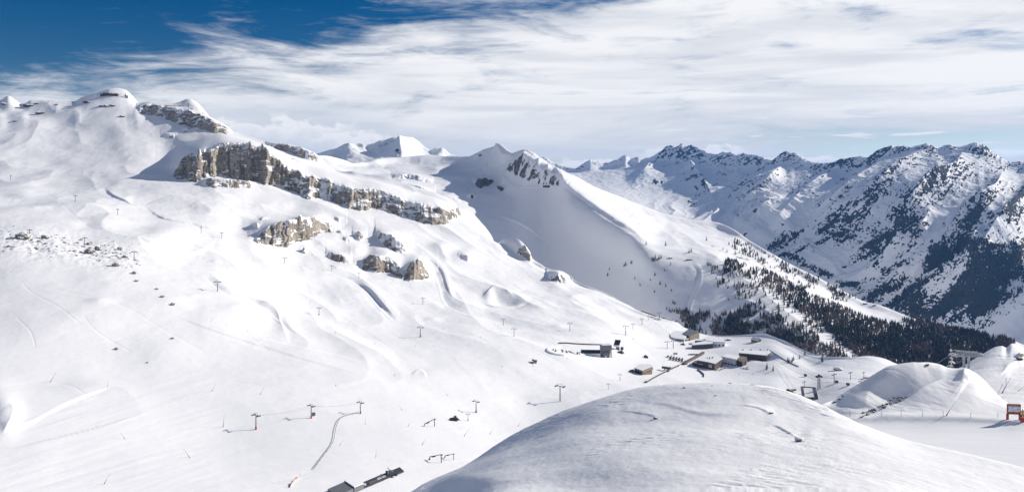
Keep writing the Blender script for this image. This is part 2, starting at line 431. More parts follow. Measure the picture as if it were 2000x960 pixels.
B.scarp([(935, 582), (950, 575), (965, 560), (985, 565), (1010, 585)], 3, 14, side=1)
B.scarp([(0, 858), (60, 826), (140, 785), (230, 752)], 1.4, 30, side=-1)
B.scarp([(0, 880), (80, 862), (180, 838), (300, 800)], 0.8, 30, side=1)
B.scarp([(18, 788), (26, 800), (27, 815), (16, 838), (2, 850)], 2.2, 12, side=1)
B.scarp([(300, 600), (400, 640), (520, 680), (640, 715), (740, 740)], 0.8, 30, side=-1)
B.scarp([(400, 632), (500, 660), (640, 690), (740, 716)], 0.9, 20, side=1)
B.scarp([(800, 735), (818, 722), (830, 730), (834, 742)], 1.0, 10, side=1)
B.scarp([(1080, 690), (1072, 684), (1078, 680)], 0.8, 10, side=1)
B.scarp([(1010, 770), (1060, 772), (1110, 778), (1150, 766)], 0.8, 10, side=1)
B.scarp([(1240, 600), (1300, 640), (1330, 665)], 0.6, 10, side=1)
for k in range(26):      # small wind hollows
    B.bump(nr_.uniform(0, 1150), nr_.uniform(400, 640), nr_.uniform(8, 26), nr_.uniform(3, 8), nr_.uniform(-2.5, 3))
bf = sst(0, 30, B.PX+20)*sst(300, 230, B.PX)*np.exp(-((B.PY-(468+0.13*B.PX))/26)**2)
B.Z += bf*(0.9*ridged(X/11+7, Y/13, 3, .55, 205)+0.8*fbm(X/5, Y/6, 2, .5, 206))*B.vis
lane = sst(470, 380, B.PX)*sst(748, 800, B.PY+0.20*B.PX-40)*B.vis       # ski tracks and groomer lines on the lower piste
B.Z += lane*0.6*(0.16*vn((B.PY+0.29*B.PX)/6.0, (B.PX-0.29*B.PY)/160.0, 211)+0.10*vn((B.PY+0.33*B.PX)/3.0, (B.PX-0.3*B.PY)/90.0, 212))
B.Z += 0.10*B.vis*sst(640, 690, B.PY)*sst(460, 560, B.PX)*vn((B.PY-0.10*B.PX)/5.0, (B.PX+0.1*B.PY)/120.0, 213)
for pts in [[(40, 545), (60, 570), (110, 600), (160, 640)], [(80, 560), (150, 575), (240, 600), (330, 650), (420, 700)], [(30, 620), (60, 650), (70, 680)], [(160, 620), (190, 650), (260, 690)], [(100, 740), (140, 752), (165, 770), (180, 775)], [(440, 745), (560, 758), (660, 760), (740, 735)], [(470, 640), (520, 680), (600, 690)], [(540, 560), (620, 590), (700, 640), (780, 690)],
            [(1020, 770), (1060, 772), (1100, 778)], [(900, 690), (960, 700), (1040, 705)], [(930, 640), (1000, 660), (1060, 690), (1120, 720)], [(1230, 660), (1270, 690), (1300, 720)], [(1180, 600), (1210, 630), (1205, 650)], [(60, 360), (110, 390), (170, 440), (230, 455)], [(300, 330), (330, 370), (345, 380)], [(620, 915), (560, 935), (480, 950)], [(1500, 690), (1540, 720), (1600, 745)], [(1450, 720), (1520, 735), (1580, 745)]]:
    B.track(pts, 0.22)
B.base()
# rock steps
B.cliff([(272, 221), (300, 226), (330, 234), (355, 244), (385, 256), (410, 264), (432, 269), (452, 272)], [(272, 3), (285, 10), (330, 14), (370, 22), (400, 20), (430, 13), (452, 3)], ramp=9, back=18, dens=0.8)
B.cliff([(312, 330), (341, 346), (360, 350), (384, 354), (400, 346), (428, 343), (460, 350), (500, 357), (527, 361), (560, 368), (600, 386), (640, 392), (662, 398), (700, 411), (722, 409), (750, 411), (800, 426), (830, 436), (870, 438), (885, 428), (898, 420), (928, 440)],
        [(312, 0), (336, 3), (342, 9), (352, 24), (380, 46), (400, 46), (416, 40), (430, 52), (480, 64), (520, 58), (540, 46), (560, 34), (600, 30), (640, 30), (652, 26), (665, 27), (700, 28), (750, 25), (800, 22), (850, 26), (880, 17), (896, 8), (925, 0)], ramp=9, back=46, dens=0.95)
B.cliff([(398, 362), (430, 366), (470, 367), (500, 366)], [(396, 3), (405, 11), (450, 12), (480, 9), (500, 3)], ramp=5, back=5, dens=0.8)
B.cliff([(480, 462), (512, 474), (535, 479), (562, 481), (590, 470), (610, 464), (637, 455), (672, 448)], [(482, 0), (510, 6), (525, 24), (545, 36), (575, 42), (600, 32), (620, 26), (636, 10), (672, 0)], ramp=9, back=26, dens=0.9)
B.cliff([(688, 520), (710, 526), (735, 535), (760, 531), (785, 543), (800, 548), (826, 545), (850, 540)], [(690, 0), (708, 5), (718, 20), (760, 24), (778, 12), (788, 8), (797, 22), (815, 34), (824, 26), (830, 10), (850, 0)], ramp=8, back=24, dens=0.9)
B.cliff([(738, 470), (752, 482), (772, 493), (798, 496)], [(737, 4), (745, 14), (765, 22), (785, 16), (798, 3)], ramp=7, back=20, dens=0.65)
B.cliff([(643, 505), (660, 509), (682, 513)], [(642, 2), (650, 10), (665, 11), (682, 3)], ramp=4, back=14, dens=0.8)
B.cliff([(694, 466), (702, 470), (710, 468)], [(693, 3), (702, 16), (711, 3)], ramp=5, back=10, dens=0.6)
B.cliff([(1008, 498), (1022, 502), (1036, 508)], [(1007, 3), (1020, 18), (1034, 14), (1037, 3)], ramp=5, back=16, dens=0.7)
B.cliff([(1072, 545), (1090, 552), (1118, 551)], [(1071, 3), (1085, 18), (1105, 12), (1119, 3)], ramp=5, back=16, dens=0.7)
B.cliff([(525, 303), (560, 306), (600, 318), (634, 334)], [(524, 3), (540, 8), (560, 12), (590, 14), (615, 12), (634, 3)], ramp=4, back=16, dens=0.75)
B.cliff([(900, 505), (912, 512), (925, 513)], [(899, 2), (910, 10), (925, 3)], ramp=4, back=8, dens=0.5)
for (px, py, w_, h_) in [(330, 268, 10, 3), (362, 256, 6, 3), (500, 446, 6, 4), (515, 434, 6, 3), (505, 472, 7, 5), (665, 457, 6, 3), (680, 470, 9, 4), (595, 494, 4, 8), (885, 352, 5, 4), (660, 433, 5, 3), (500, 448, 3, 2)]:
    B.cliff([(px-w_, py), (px, py+1), (px+w_, py+1)], [(px-w_, 2.2), (px, h_*1.6), (px+w_, 2.2)], ramp=3, back=6, dens=0.75, seed=int(px))
B.rough(30.0, 26.0, 10.0)
B.rock *= 0.88
B.rock *= 1-0.30*sst(545, 600, B.PX)*sst(470, 440, B.PY)
B.final()
# thin snow over rock: scattered ledges beside the walls
B.paint([(560, 330), (640, 340), (660, 395), (600, 388), (562, 372)], 0.34, 6)
B.paint([(640, 352), (720, 360), (860, 400), (895, 425), (860, 440), (760, 412), (660, 400)], 0.30, 6)
B.paint([(890, 405), (912, 425), (962, 472), (945, 474), (915, 450)], 0.30, 4)
B.paint([(495, 430), (560, 428), (640, 440), (630, 462), (520, 478), (490, 470)], 0.20, 8)
B.paint([(276, 203), (380, 203), (412, 228), (452, 268), (430, 268), (395, 258), (340, 240), (276, 222)], 0.5, 4)
B.paint([(470, 282), (560, 296), (600, 306), (560, 330), (480, 300)], 0.20, 6)
B.paint([(705, 500), (760, 500), (826, 512), (828, 545), (760, 535), (712, 525)], 0.24, 5)
B.paint([(735, 455), (790, 470), (800, 496), (745, 482)], 0.28, 4)
B.paint([(0, 452), (60, 455), (200, 475), (270, 500), (262, 530), (150, 520), (0, 500)], 0.12, 10)
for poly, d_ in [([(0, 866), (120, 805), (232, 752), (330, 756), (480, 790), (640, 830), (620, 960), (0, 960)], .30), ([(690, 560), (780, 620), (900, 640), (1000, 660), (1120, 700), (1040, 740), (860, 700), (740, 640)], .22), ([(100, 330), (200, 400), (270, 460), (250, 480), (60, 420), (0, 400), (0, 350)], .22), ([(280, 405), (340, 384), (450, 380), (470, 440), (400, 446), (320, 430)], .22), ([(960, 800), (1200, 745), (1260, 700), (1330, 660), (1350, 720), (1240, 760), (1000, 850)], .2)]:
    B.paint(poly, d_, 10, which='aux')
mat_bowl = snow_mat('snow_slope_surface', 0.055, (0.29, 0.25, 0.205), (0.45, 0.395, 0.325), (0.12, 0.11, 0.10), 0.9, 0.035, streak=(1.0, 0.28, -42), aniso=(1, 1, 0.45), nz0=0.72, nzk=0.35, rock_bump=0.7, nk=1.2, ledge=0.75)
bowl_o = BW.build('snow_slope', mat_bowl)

# ------------------------------------------------------------------ the foreground knoll
kc = [(500, 1130), (600, 1070), (700, 1010), (760, 982), (800, 962), (830, 945), (860, 931), (920, 900), (980, 862), (1040, 830), (1100, 803), (1170, 779), (1250, 760), (1330, 750), (1400, 745), (1450, 746.5), (1500, 753), (1560, 769), (1600, 786), (1650, 811), (1700, 833), (1750, 851), (1800, 865), (1900, 889), (2000, 916), (2200, 980), (2400, 1060)]
kY = lambda x: float(np.interp(x, [500, 800, 980, 1250, 1400, 1600, 1800, 2000, 2200, 2400], [130, 150, 170, 165, 150, 130, 108, 92, 80, 70]))
kn = [[(x, 3200, 8) for x in (500, 1400, 2400)],
      [(x, 1400, 38*kY(x)/150) for x in (500, 1400, 2400)],
      [(500, 1200, 85), (800, 1060, 104), (1000, 960, 96), (1400, 960, 76), (1700, 962, 72), (2000, 1000, 70), (2400, 1150, 60)],
      [(500, 1165, 105), (800, 1000, 130), (1000, 905, 124), (1200, 868, 112), (1400, 858, 104), (1600, 868, 98), (1800, 908, 88), (2000, 955, 80), (2400, 1110, 65)],
      [(500, 1148, 118), (800, 978, 142), (1000, 868, 152), (1200, 800, 145), (1400, 784, 132), (1600, 812, 118), (1800, 882, 99), (2000, 932, 86), (2400, 1085, 67)],
      [(x, y, kY(x)) for x, y in kc],
      [(x, y+40, kY(x)*1.22) for x, y in kc],
      [(x, y+260, kY(x)*1.7) for x, y in kc]]
K = Sheet(420, 2500, 1000, kn, [8, 40, 90, 130, 110, 10, 6], 5, sm=10, smp=6)
X, Y = K.X, K.Y
K.Z += 0.7*fbm(X/22+Y/80, Y/30, 3, 0.5, 31)
K.base(); K.gain = 0.3
K.scarp([(1240, 785), (1300, 790), (1360, 806), (1420, 812), (1500, 804)], 0.6, 30, side=-1, sharp=4)
K.scarp([(1440, 790), (1475, 797), (1500, 806), (1512, 812)], 0.6, 14, side=-1)
K.scarp([(1490, 834), (1515, 832), (1540, 846), (1562, 858)], 0.6, 16, side=-1)
K.bump(1585, 850, 16, 12, 0.6); K.bump(1470, 798, 40, 8, 0.6)
K.scarp([(1205, 802), (1240, 805), (1275, 812), (1288, 820)], 0.4, 16, side=-1)
K.bump(1250, 760, 120, 20, 0.5); K.bump(920, 935, 60, 14, 0.9); K.bump(1150, 830, 90, 18, -0.7); K.bump(1400, 790, 90, 12, -0.7)
K.bump(1050, 900, 120, 20, -0.4)
# wind carved crust, in patches
pat = sst(0.05, 0.4, fbm(X/17+5, Y/26, 3, 0.5, 35))*np.clip(1.2-np.abs(K.PX-1380)/460, 0.15, 1)
cr = ridged((X*0.85+Y*0.53)/0.55, (X*0.53-Y*0.85)/2.6, 3, 0.6, 36)+0.6*ridged((X*0.85+Y*0.53)/1.4, (X*0.53-Y*0.85)/5.0, 2, 0.6, 37)
K.Z += 0.10*pat*cr
K.Z += 0.05*fbm(X/1.3, Y/2.2, 3, 0.6, 38)
K.final()
mat_knoll = snow_mat('wind_packed_snow', 0.8, (0.20, 0.185, 0.165), (0.33, 0.295, 0.25), (0.10, 0.098, 0.10), 0.035, 2.2, streak=(1.0, 0.22, 32))
K_o = K.build('snow_hill', mat_knoll)

# ------------------------------------------------------------------ the groomed piste and the mound behind it
mc = [(1400, 860), (1450, 840), (1550, 815), (1600, 792), (1640, 769), (1680, 746), (1710, 729), (1740, 716), (1780, 711), (1810, 709.5), (1835, 713.5), (1850, 719), (1868, 722), (1885, 720), (1900, 726), (1920, 741), (1940, 761), (1960, 783), (1980, 797), (2000, 803), (2200, 815), (2400, 820)]
pl = [[(x, 1120, 74) for x in (1400, 2400)],
      [(x, 925, 105) for x in (1400, 2400)],
      [(x, 865, 126) for x in (1400, 2400)],
      [(1400, 838, 152), (1600, 835, 152), (1680, 824, 151), (1750, 825, 150), (1850, 823.5, 148), (1950, 827, 145), (2000, 831, 142), (2400, 850, 135)],
      [(1400, 834, 154), (1600, 829, 154), (1680, 814, 153), (1750, 813, 152), (1850, 812, 150), (1950, 817, 147), (2000, 823, 144), (2400, 842, 137)],
      [(1400, 832, 158), (1600, 824, 158), (1680, 808, 157), (1750, 806, 156), (1850, 805, 154), (1950, 810, 152), (2000, 816, 149), (2400, 835, 142)],
      [(1400, 848, 166), (1600, 806, 164), (1700, 772, 163), (1800, 762, 163), (1885, 768, 162), (1940, 790, 159), (2000, 810, 153), (2400, 826, 146)],
      [(x, y, 172 if 1600 < x < 1960 else 164) for x, y in mc],
      [(x, y+25, 186) for x, y in mc],
      [(x, y+260, 250) for x, y in mc]]
M = Sheet(1380, 2500, 640, pl, [14, 50, 50, 8, 8, 40, 80, 8, 6], 7, sm=5, smp=4)
X, Y = M.X, M.Y
pist = sst(154, 150, Y)
M.Z += (0.45*fbm(X/16, Y/16, 3, 0.5, 51))*(1-0.8*pist)
M.Z += 0.10*pist*fbm(X/30+Y/12, Y/5, 3, 0.5, 52)
M.aux[:] = pist*sst(1600, 1680, M.PX)
M.base(); M.gain = 0.8
M.ridge([(1888, 720), (1884, 733), (1880, 745), (1888, 752)], 22, 1.4, taper=False, wr=26)
M.ridge([(1810, 708), (1760, 722), (1700, 755), (1690, 790)], 30, 0.5, taper=True, wr=60)
M.scarp([(1690, 800), (1740, 785), (1800, 757), (1850, 735)], 1.0, 24, side=1, sharp=3)
M.bump(1740, 765, 55, 26, -2.2); M.bump(1690, 790, 60, 8, -0.6)
M.Z += (0.06*fbm(X/2.2, Y/3.5, 3, 0.6, 58)+0.10*ridged((X+Y)/3.0, (Y-X)/9.0, 3, .55, 59)*sst(0.0, 0.5, fbm(X/9, Y/9, 2, .5, 60)+0.2))*(1-0.85*pist)
M.final()
M.paint([(1680, 812), (1700, 800), (1740, 775), (1745, 780), (1715, 805), (1690, 814)], 0.22, 4)
mat_mound = snow_mat('groomed_and_drifted_snow', 0.6, (0.20, 0.185, 0.165), (0.33, 0.295, 0.25), (0.10, 0.098, 0.10), 0.03, 0.8, streak=(0.3, 1.0, 10))
M_o = M.build('ski_run', mat_mound)

# ------------------------------------------------------------------ the hill behind the cableway mast
hc = [(1760, 775), (1800, 752), (1850, 730), (1880, 717.5), (1900, 704), (1920, 692), (1935, 683), (1947, 678), (1957, 676.5), (1965, 680), (1976, 671.5), (1986, 673), (2000, 680), (2060, 698), (2200, 735), (2400, 790)]
hl = [[(x, 900, 150) for x in (1700, 2400)],
      [(x, 795, 190) for x in (1700, 2400)],
      [(1700, 780, 240), (1900, 752, 240), (2000, 745, 240), (2400, 800, 240)],
      [(1700, 778, 290), (1880, 728, 290), (1950, 708, 290), (2000, 712, 290), (2400, 795, 290)],
      [(x, y, 330) for x, y in hc], [(x, y+30, 350) for x, y in hc], [(x, y+260, 450) for x, y in hc]]
H = Sheet(1720, 2500, 420, hl, [8, 40, 40, 40, 8, 6, ][:4]+[8, 6], 4, sm=5, smp=4)
H.Z += 0.6*fbm(H.X/25, H.Y/25, 4, 0.5, 61)+0.25*ridged((H.X+H.Y)/6, (H.Y-H.X)/16, 3, .55, 62); H.base(); H.gain = 0.5
H.scarp([(1950, 735), (1968, 722), (1985, 714), (2040, 712), (2090, 720)], 3, 22, side=-1, sharp=1.5)
H.cliff([(1985, 703), (1992, 704), (2000, 700)], [(1984, 2), (1992, 11), (2001, 8)], ramp=3, back=6, dens=0.8)
H.final()
H_o = H.build('snow_hill', mat_mound)

# ------------------------------------------------------------------ the middle ridge and the side valley left of it
rl = prof({
  540: [(430, 2350), (360, 2700), (335, 2900), (322, 3100), (312, 3300)],
  620: [(430, 2330), (350, 2600), (325, 2900), (313, 3200), (305, 3400)],
  700: [(420, 2330), (370, 2500), (345, 2900), (330, 3300), (318, 3600)],
  780: [(450, 2300), (400, 2500), (370, 2800), (335, 3400), (309, 3850)],
  860: [(480, 2250), (420, 2450), (380, 2750), (335, 3400), (304, 3900)],
  910: [(510, 2200), (440, 2450), (390, 2750), (340, 3300), (304, 3800)],
  940: [(540, 2150), (460, 2450), (400, 2750), (340, 3200), (297, 3600)],
  965: [(560, 2150), (480, 2450), (415, 2700), (345, 3100), (288, 3450)],
 1000: [(580, 2150), (500, 2430), (425, 2680), (355, 2950), (302, 3150)],
 1030: [(590, 2150), (510, 2420), (430, 2650), (360, 2830), (297, 3000)],
 1060: [(600, 2130), (530, 2370), (450, 2600), (370, 2780), (312, 2930)],
 1100: [(615, 2050), (555, 2290), (470, 2500), (395, 2640), (338, 2800)],
 1150: [(640, 1920), (580, 2120), (500, 2330), (415, 2480), (364, 2840)],
 1200: [(660, 1780), (600, 1960), (520, 2150), (443, 2290), (384, 2880)],
 1250: [(680, 1650), (620, 1800), (545, 1960), (475, 2080), (405, 2900)],
 1300: [(700, 1560), (640, 1680), (570, 1830), (500, 2000), (424, 2900)],
 1400: [(760, 1450), (680, 1540), (590, 1700), (510, 1950), (436, 2850)],
 1500: [(790, 1400), (700, 1480), (610, 1630), (550, 1850), (495, 2350)],
 1600: [(820, 1250), (730, 1370), (650, 1550), (590, 1800), (546, 2150)],
 1700: [(840, 1200), (760, 1340), (690, 1500), (630, 1730), (594, 1980)],
 1800: [(860, 1200), (780, 1340), (715, 1480), (660, 1660), (626, 1830)],
 1900: [(880, 1200), (790, 1340), (730, 1450), (680, 1600), (648, 1720)],
 2000: [(900, 1200), (800, 1320), (745, 1420), (700, 1550), (672, 1650)],
 2300: [(960, 1150), (860, 1250), (800, 1350), (755, 1450), (730, 1550)],
})
rcrest = [(540, 312), (580, 306), (610, 303), (630, 303), (650, 306), (675, 313), (690, 318), (715, 317), (735, 311), (760, 308), (800, 306), (830, 303), (860, 304), (880, 305), (900, 305), (915, 305), (930, 299), (945, 292), (958, 288), (965, 286), (975, 288), (985, 294), (995, 300), (1003, 304), (1012, 301), (1022, 296), (1030, 294), (1040, 298), (1055, 308), (1075, 322), (1100, 336), (1125, 347), (1150, 360), (1200, 381), (1260, 406), (1300, 420), (1340, 428), (1400, 434), (1430, 448), (1460, 470), (1500, 494), (1550, 522), (1600, 545), (1650, 570), (1690, 588), (1720, 597), (1760, 612), (1800, 626), (1850, 641), (1900, 650), (1950, 660), (1975, 664), (2000, 673), (2150, 700), (2300, 730)]
rY = lambda x: float(np.interp(x, [540, 620, 700, 780, 860, 910, 965, 1000, 1030, 1060, 1100, 1150, 1250, 1400, 1500, 1600, 1700, 1800, 2000, 2300], [3300, 3400, 3600, 3850, 3900, 3800, 3450, 3150, 3000, 2930, 2800, 2840, 2900, 2850, 2350, 2150, 1980, 1830, 1650, 1550]))
rl[-1] = [(x, y, rY(x)) for x, y in rcrest]
rl.append([(x, y+18, rY(x)*1.06) for x, y in rcrest])
rl.append([(x, y+170, rY(x)*1.35) for x, y in rcrest])
R = Sheet(500, 2400, 1240, rl, [70, 100, 100, 110, 8, 6], 4, sm=6, smp=5, sub=(12, 0.97, 12))
X, Y = R.X, R.Y
R.Z += 7*fbm(X/190, Y/190, 4, 0.5, 71)*sst(1.0, 0.9, np.arange(R.Y.shape[0])[:, None]/R.rc*np.ones_like(R.Y))
R.Z += 2.0*fbm(X/45, Y/70, 3, 0.5, 72)
R.base(); R.gain = 0.8
R.scarp([(620, 350), (660, 346), (690, 335), (694, 322)], 3, 8, side=1)
R.bump(800, 352, 60, 10, 12); R.bump(760, 350, 26, 8, 8); R.bump(790, 365, 60, 12, 10); R.bump(820, 322, 24, 10, -14)
R.bump(895, 352, 30, 10, 16); R.bump(900, 380, 40, 12, 14); R.bump(930, 370, 20, 8, 8); R.bump(850, 335, 14, 8, 6)
R.scarp([(1040, 300), (1075, 322), (1092, 345), (1100, 360), (1150, 398), (1200, 432), (1245, 460), (1255, 490)], 9, 30, side=-1, sharp=3)
R.ridge([(1030, 297), (1012, 320), (990, 345), (975, 370)], 26, 26, wr=10)
R.ridge([(1052, 308), (1050, 330), (1042, 352)], 8, 14, wr=6); R.ridge([(1072, 320), (1066, 340), (1052, 360)], 8, 14, wr=6); R.ridge([(1088, 338), (1086, 350), (1078, 362)], 6, 9, wr=5)
R.ridge([(965, 288), (975, 305), (982, 320)], 26, 30, wr=10)
R.ridge([(1300, 440), (1340, 462), (1380, 492), (1420, 520)], 24, 6, wr=30); R.ridge([(1220, 405), (1290, 450), (1340, 490)], 16, 4, wr=24)
R.ridge([(1400, 445), (1440, 470), (1500, 510), (1560, 550), (1640, 600)], 40, 8, wr=30)
R.scarp([(1060, 468), (1020, 440), (970, 420)], 4, 14, side=1)
R.ridge([(1180, 350), (1250, 395), (1330, 430)], 10, 4, wr=20)
R.path([(1350, 515), (1364, 530), (1362, 555), (1350, 580), (1340, 612)], 5, 2.0, aux=0.3)
R.ridge([(1400, 520), (1470, 560), (1530, 610), (1600, 660)], 26, 6, wr=18); R.ridge([(1420, 580), (1480, 600), (1560, 660)], 18, 5, wr=12)
R.scarp([(985, 368), (1050, 364), (1088, 360)], 3, 8, side=1)
R.bump(945, 352, 16, 8, 10); R.bump(1110, 398, 8, 14, 4)
R.Z += 5.0*ridged(R.PX/9.0+R.PY/14.0, R.PY/40.0, 3, .5, 77)*np.exp(-((R.PX-1040)/70)**2-((R.PY-335)/45)**2)
R.base()
R.cliff([(928, 362), (940, 368), (952, 362), (965, 355)], [(927, 3), (935, 14), (950, 12), (965, 3)], ramp=4, back=8, dens=0.8)
R.cliff([(970, 370), (978, 373), (988, 370)], [(969, 2), (978, 9), (988, 2)], ramp=3, back=5, dens=0.8)
R.cliff([(912, 386), (920, 390), (928, 386)], [(911, 2), (922, 9), (929, 2)], ramp=3, back=5, dens=0.6)
R.cliff([(770, 348), (800, 350), (840, 357)], [(769, 2), (790, 7), (815, 7), (842, 2)], ramp=3, back=8, dens=0.5)
R.cliff([(772, 362), (800, 374), (845, 382)], [(770, 2), (785, 9), (825, 9), (846, 2)], ramp=4, back=10, dens=0.42)
R.final()
R.paint([(995, 318), (1020, 300), (1030, 296), (1090, 348), (1092, 362), (1045, 362), (990, 330)], 0.22, 4)
R.paint([(935, 303), (940, 302), (942, 306)], 0.4, 3)
R.paint([(1340, 470), (1410, 470), (1480, 520), (1540, 570), (1420, 560), (1360, 510)], 0.16, 12)
R.paint([(1400, 455), (1470, 478), (1560, 530), (1700, 600), (1900, 660), (1900, 720), (1600, 690), (1460, 640), (1400, 560)], 0.26, 14)
mat_ridge = snow_mat('ridge_snow', 0.030, (0.13, 0.125, 0.12), (0.20, 0.185, 0.165), (0.07, 0.068, 0.07), 0.7, 0.022, streak=(1.0, 0.4, -40), aniso=(1, 1, 0.5), nz0=0.75, nzk=0.8)
R_o = R.build('snow_ridge', mat_ridge)

# ------------------------------------------------------------------ the great range on the right and the peaks closing the valley
wc = [(1000, 305), (1040, 303), (1065, 306), (1085, 318), (1105, 326), (1125, 328), (1140, 318), (1153, 311), (1165, 314), (1180, 318), (1190, 316), (1203, 312), (1214, 305), (1222, 302), (1232, 310), (1240, 308), (1246, 305), (1256, 312), (1268, 309), (1280, 301), (1292, 292), (1302, 285), (1312, 283), (1320, 288), (1326, 284), (1331, 279.5), (1336, 287), (1345, 285), (1352, 283), (1362, 288), (1372, 293), (1385, 301), (1400, 302), (1412, 297), (1425, 295), (1440, 303), (1452, 298), (1465, 302), (1480, 303), (1495, 310), (1510, 313), (1520, 304), (1528, 297), (1536, 294), (1546, 298), (1552, 297), (1562, 303), (1575, 312), (1590, 318), (1608, 321), (1625, 318), (1640, 310), (1660, 308), (1680, 305), (1696, 306), (1705, 300), (1716, 291), (1728, 289), (1740, 284), (1750, 287), (1766, 286), (1780, 289), (1795, 286), (1810, 283), (1824, 288), (1832, 292), (1845, 284), (1858, 283), (1870, 287), (1885, 283), (1896, 280), (1904, 277), (1912, 282), (1922, 281), (1932, 291), (1945, 300), (1960, 311), (1975, 316), (1990, 315), (2000, 317), (2040, 300), (2100, 318), (2200, 300), (2300, 330), (2500, 320)]
def wY(x): return float(np.interp(x, [1000, 1120, 1230, 1330, 1420, 1530, 1620, 1720, 1820, 1900, 2000, 2200, 2500], [9000, 8500, 8500, 8100, 7000, 6050, 5500, 4950, 4600, 4450, 4250, 3950, 3600]))
wl = prof({
 1000: [(400, 5500), (370, 6200), (350, 7000), (330, 8000)],
 1120: [(430, 5000), (385, 6000), (360, 7000), (340, 7900)],
 1200: [(460, 4700), (400, 5500), (365, 6800), (335, 7900)],
 1300: [(490, 4200), (425, 5000), (380, 6400), (325, 7700)],
 1400: [(530, 3800), (455, 4500), (400, 5500), (345, 6700)],
 1500: [(580, 3500), (500, 3950), (430, 4550), (360, 5400)],
 1600: [(640, 3250), (570, 3550), (480, 4000), (385, 4700)],
 1700: [(690, 3000), (620, 3230), (520, 3600), (390, 4250)],
 1800: [(730, 2800), (660, 2990), (540, 3350), (400, 3930)],
 1900: [(760, 2600), (690, 2800), (560, 3130), (400, 3750)],
 2000: [(780, 2450), (710, 2650), (575, 3000), (410, 3600)],
 2200: [(820, 2200), (740, 2450), (600, 2850), (430, 3600)],
 2500: [(860, 2000), (780, 2250), (640, 2650), (450, 3300)],
})
wl.append([(x, y, wY(x)) for x, y in wc]); wl.append([(x, y+12, wY(x)*1.05) for x, y in wc]); wl.append([(x, y+120, wY(x)*1.3) for x, y in wc])
W = Sheet(1000, 2450, 1150, wl, [30, 150, 170, 150, 8, 6], 4, sm=10, smp=8, lin=True, sub=(20, 0.97, 20))
X, Y = W.X, W.Y
cd = np.arange(W.Y.shape[0])[:, None]/W.rc*np.ones_like(W.Y)         # 0 valley .. 1 crest
keep = sst(0.98, 0.55, cd)*sst(0.02, 0.2, cd)
big = sst(1150, 1550, W.PX)
# spurs run down from the crest towards the valley: coordinate across them, bent by noise
slant = np.interp(W.PX, [1100, 1450, 1650, 1850, 2000, 2300], [1.9, 1.6, 1.1, 0.65, 0.35, 0.2])
ac = W.PX + slant*(W.PY-300) + 22*fbm(X/900, Y/900, 3, 0.5, 81)
acw = ac + 34*fbm(X/520, Y/520, 3, .5, 88) + 26*vn(ac/70, cd*0.7, 89)
sp1 = ridged(acw/150, cd*1.1, 2, .45, 82); sp2 = ridged(acw/66+3, cd*2.0, 3, .5, 83)*(0.55+0.6*sst(-.4, .5, fbm(ac/120, cd*3, 2, .5, 90)))
W.Z += keep*(2+66*big)*(sp1-0.1)
W.Z += keep*(1.5+38*big)*sp2
W.Z += keep*(2+7*big)*ridged(acw/19, cd*7, 3, .55, 84)*sst(-.3, .5, fbm(X/300, Y/300, 2, .5, 92))
W.Z += (sst(0.02, 0.1, cd))*(2.0+6*cd)*fbm(X/45, Y/60, 4, 0.6, 85)*sst(1.02, 0.98, cd)
# fine crags on the skyline
W.Z += np.exp(-((cd-1.0)/0.035)**2)*(W.Y/8000)*(11*ridged(W.PX/13.0+0.3*W.PY/13, W.PY/9.0, 4, .62, 86)-5)
W.base()
for pts, wd, hh in [([(1838, 286), (1795, 312), (1755, 345), (1700, 395), (1640, 440), (1590, 480)], 34, 95), ([(1884, 290), (1862, 345), (1805, 395), (1775, 440), (1745, 490), (1690, 540)], 34, 130), ([(1960, 330), (1940, 400), (1890, 450), (1845, 500), (1800, 535), (1760, 580)], 40, 130),
                    ([(1650, 322), (1600, 362), (1545, 405), (1500, 445)], 30, 60), ([(1745, 300), (1700, 345), (1650, 385), (1600, 420), (1545, 470)], 26, 60), ([(1540, 305), (1515, 345), (1470, 385), (1420, 420)], 30, 60), ([(1330, 288), (1350, 330), (1375, 362), (1400, 400)], 30, 70), ([(1430, 303), (1410, 340), (1380, 372)], 24, 45),
                    ([(1280, 305), (1262, 335), (1230, 365)], 24, 50), ([(2010, 340), (2000, 420), (1950, 480), (1910, 540), (1880, 600)], 40, 120), ([(1820, 420), (1800, 470), (1770, 520), (1720, 560)], 18, 60), ([(1920, 470), (1895, 530), (1850, 590)], 24, 80)]:
    W.ridge(pts, wd, hh, taper=False, wr=wd*0.7)
W.base()
W.final()
def band(px, py, rx, ry, ang, d): W.blob(px, py, rx, ry, ang, d)
W.rock += 0.10*sst(1150, 1300, W.PX)*sst(0.3, 0.6, cd)+0.19*sst(1480, 1620, W.PX)*sst(0.1, 0.5, cd)
W.rock += 0.15*np.exp(-((cd-0.97)/0.10)**2)*(0.35+0.65*sst(1250, 1300, W.PX)*(1-sst(1390, 1450, W.PX))+0.35*sst(1700, 1800, W.PX))
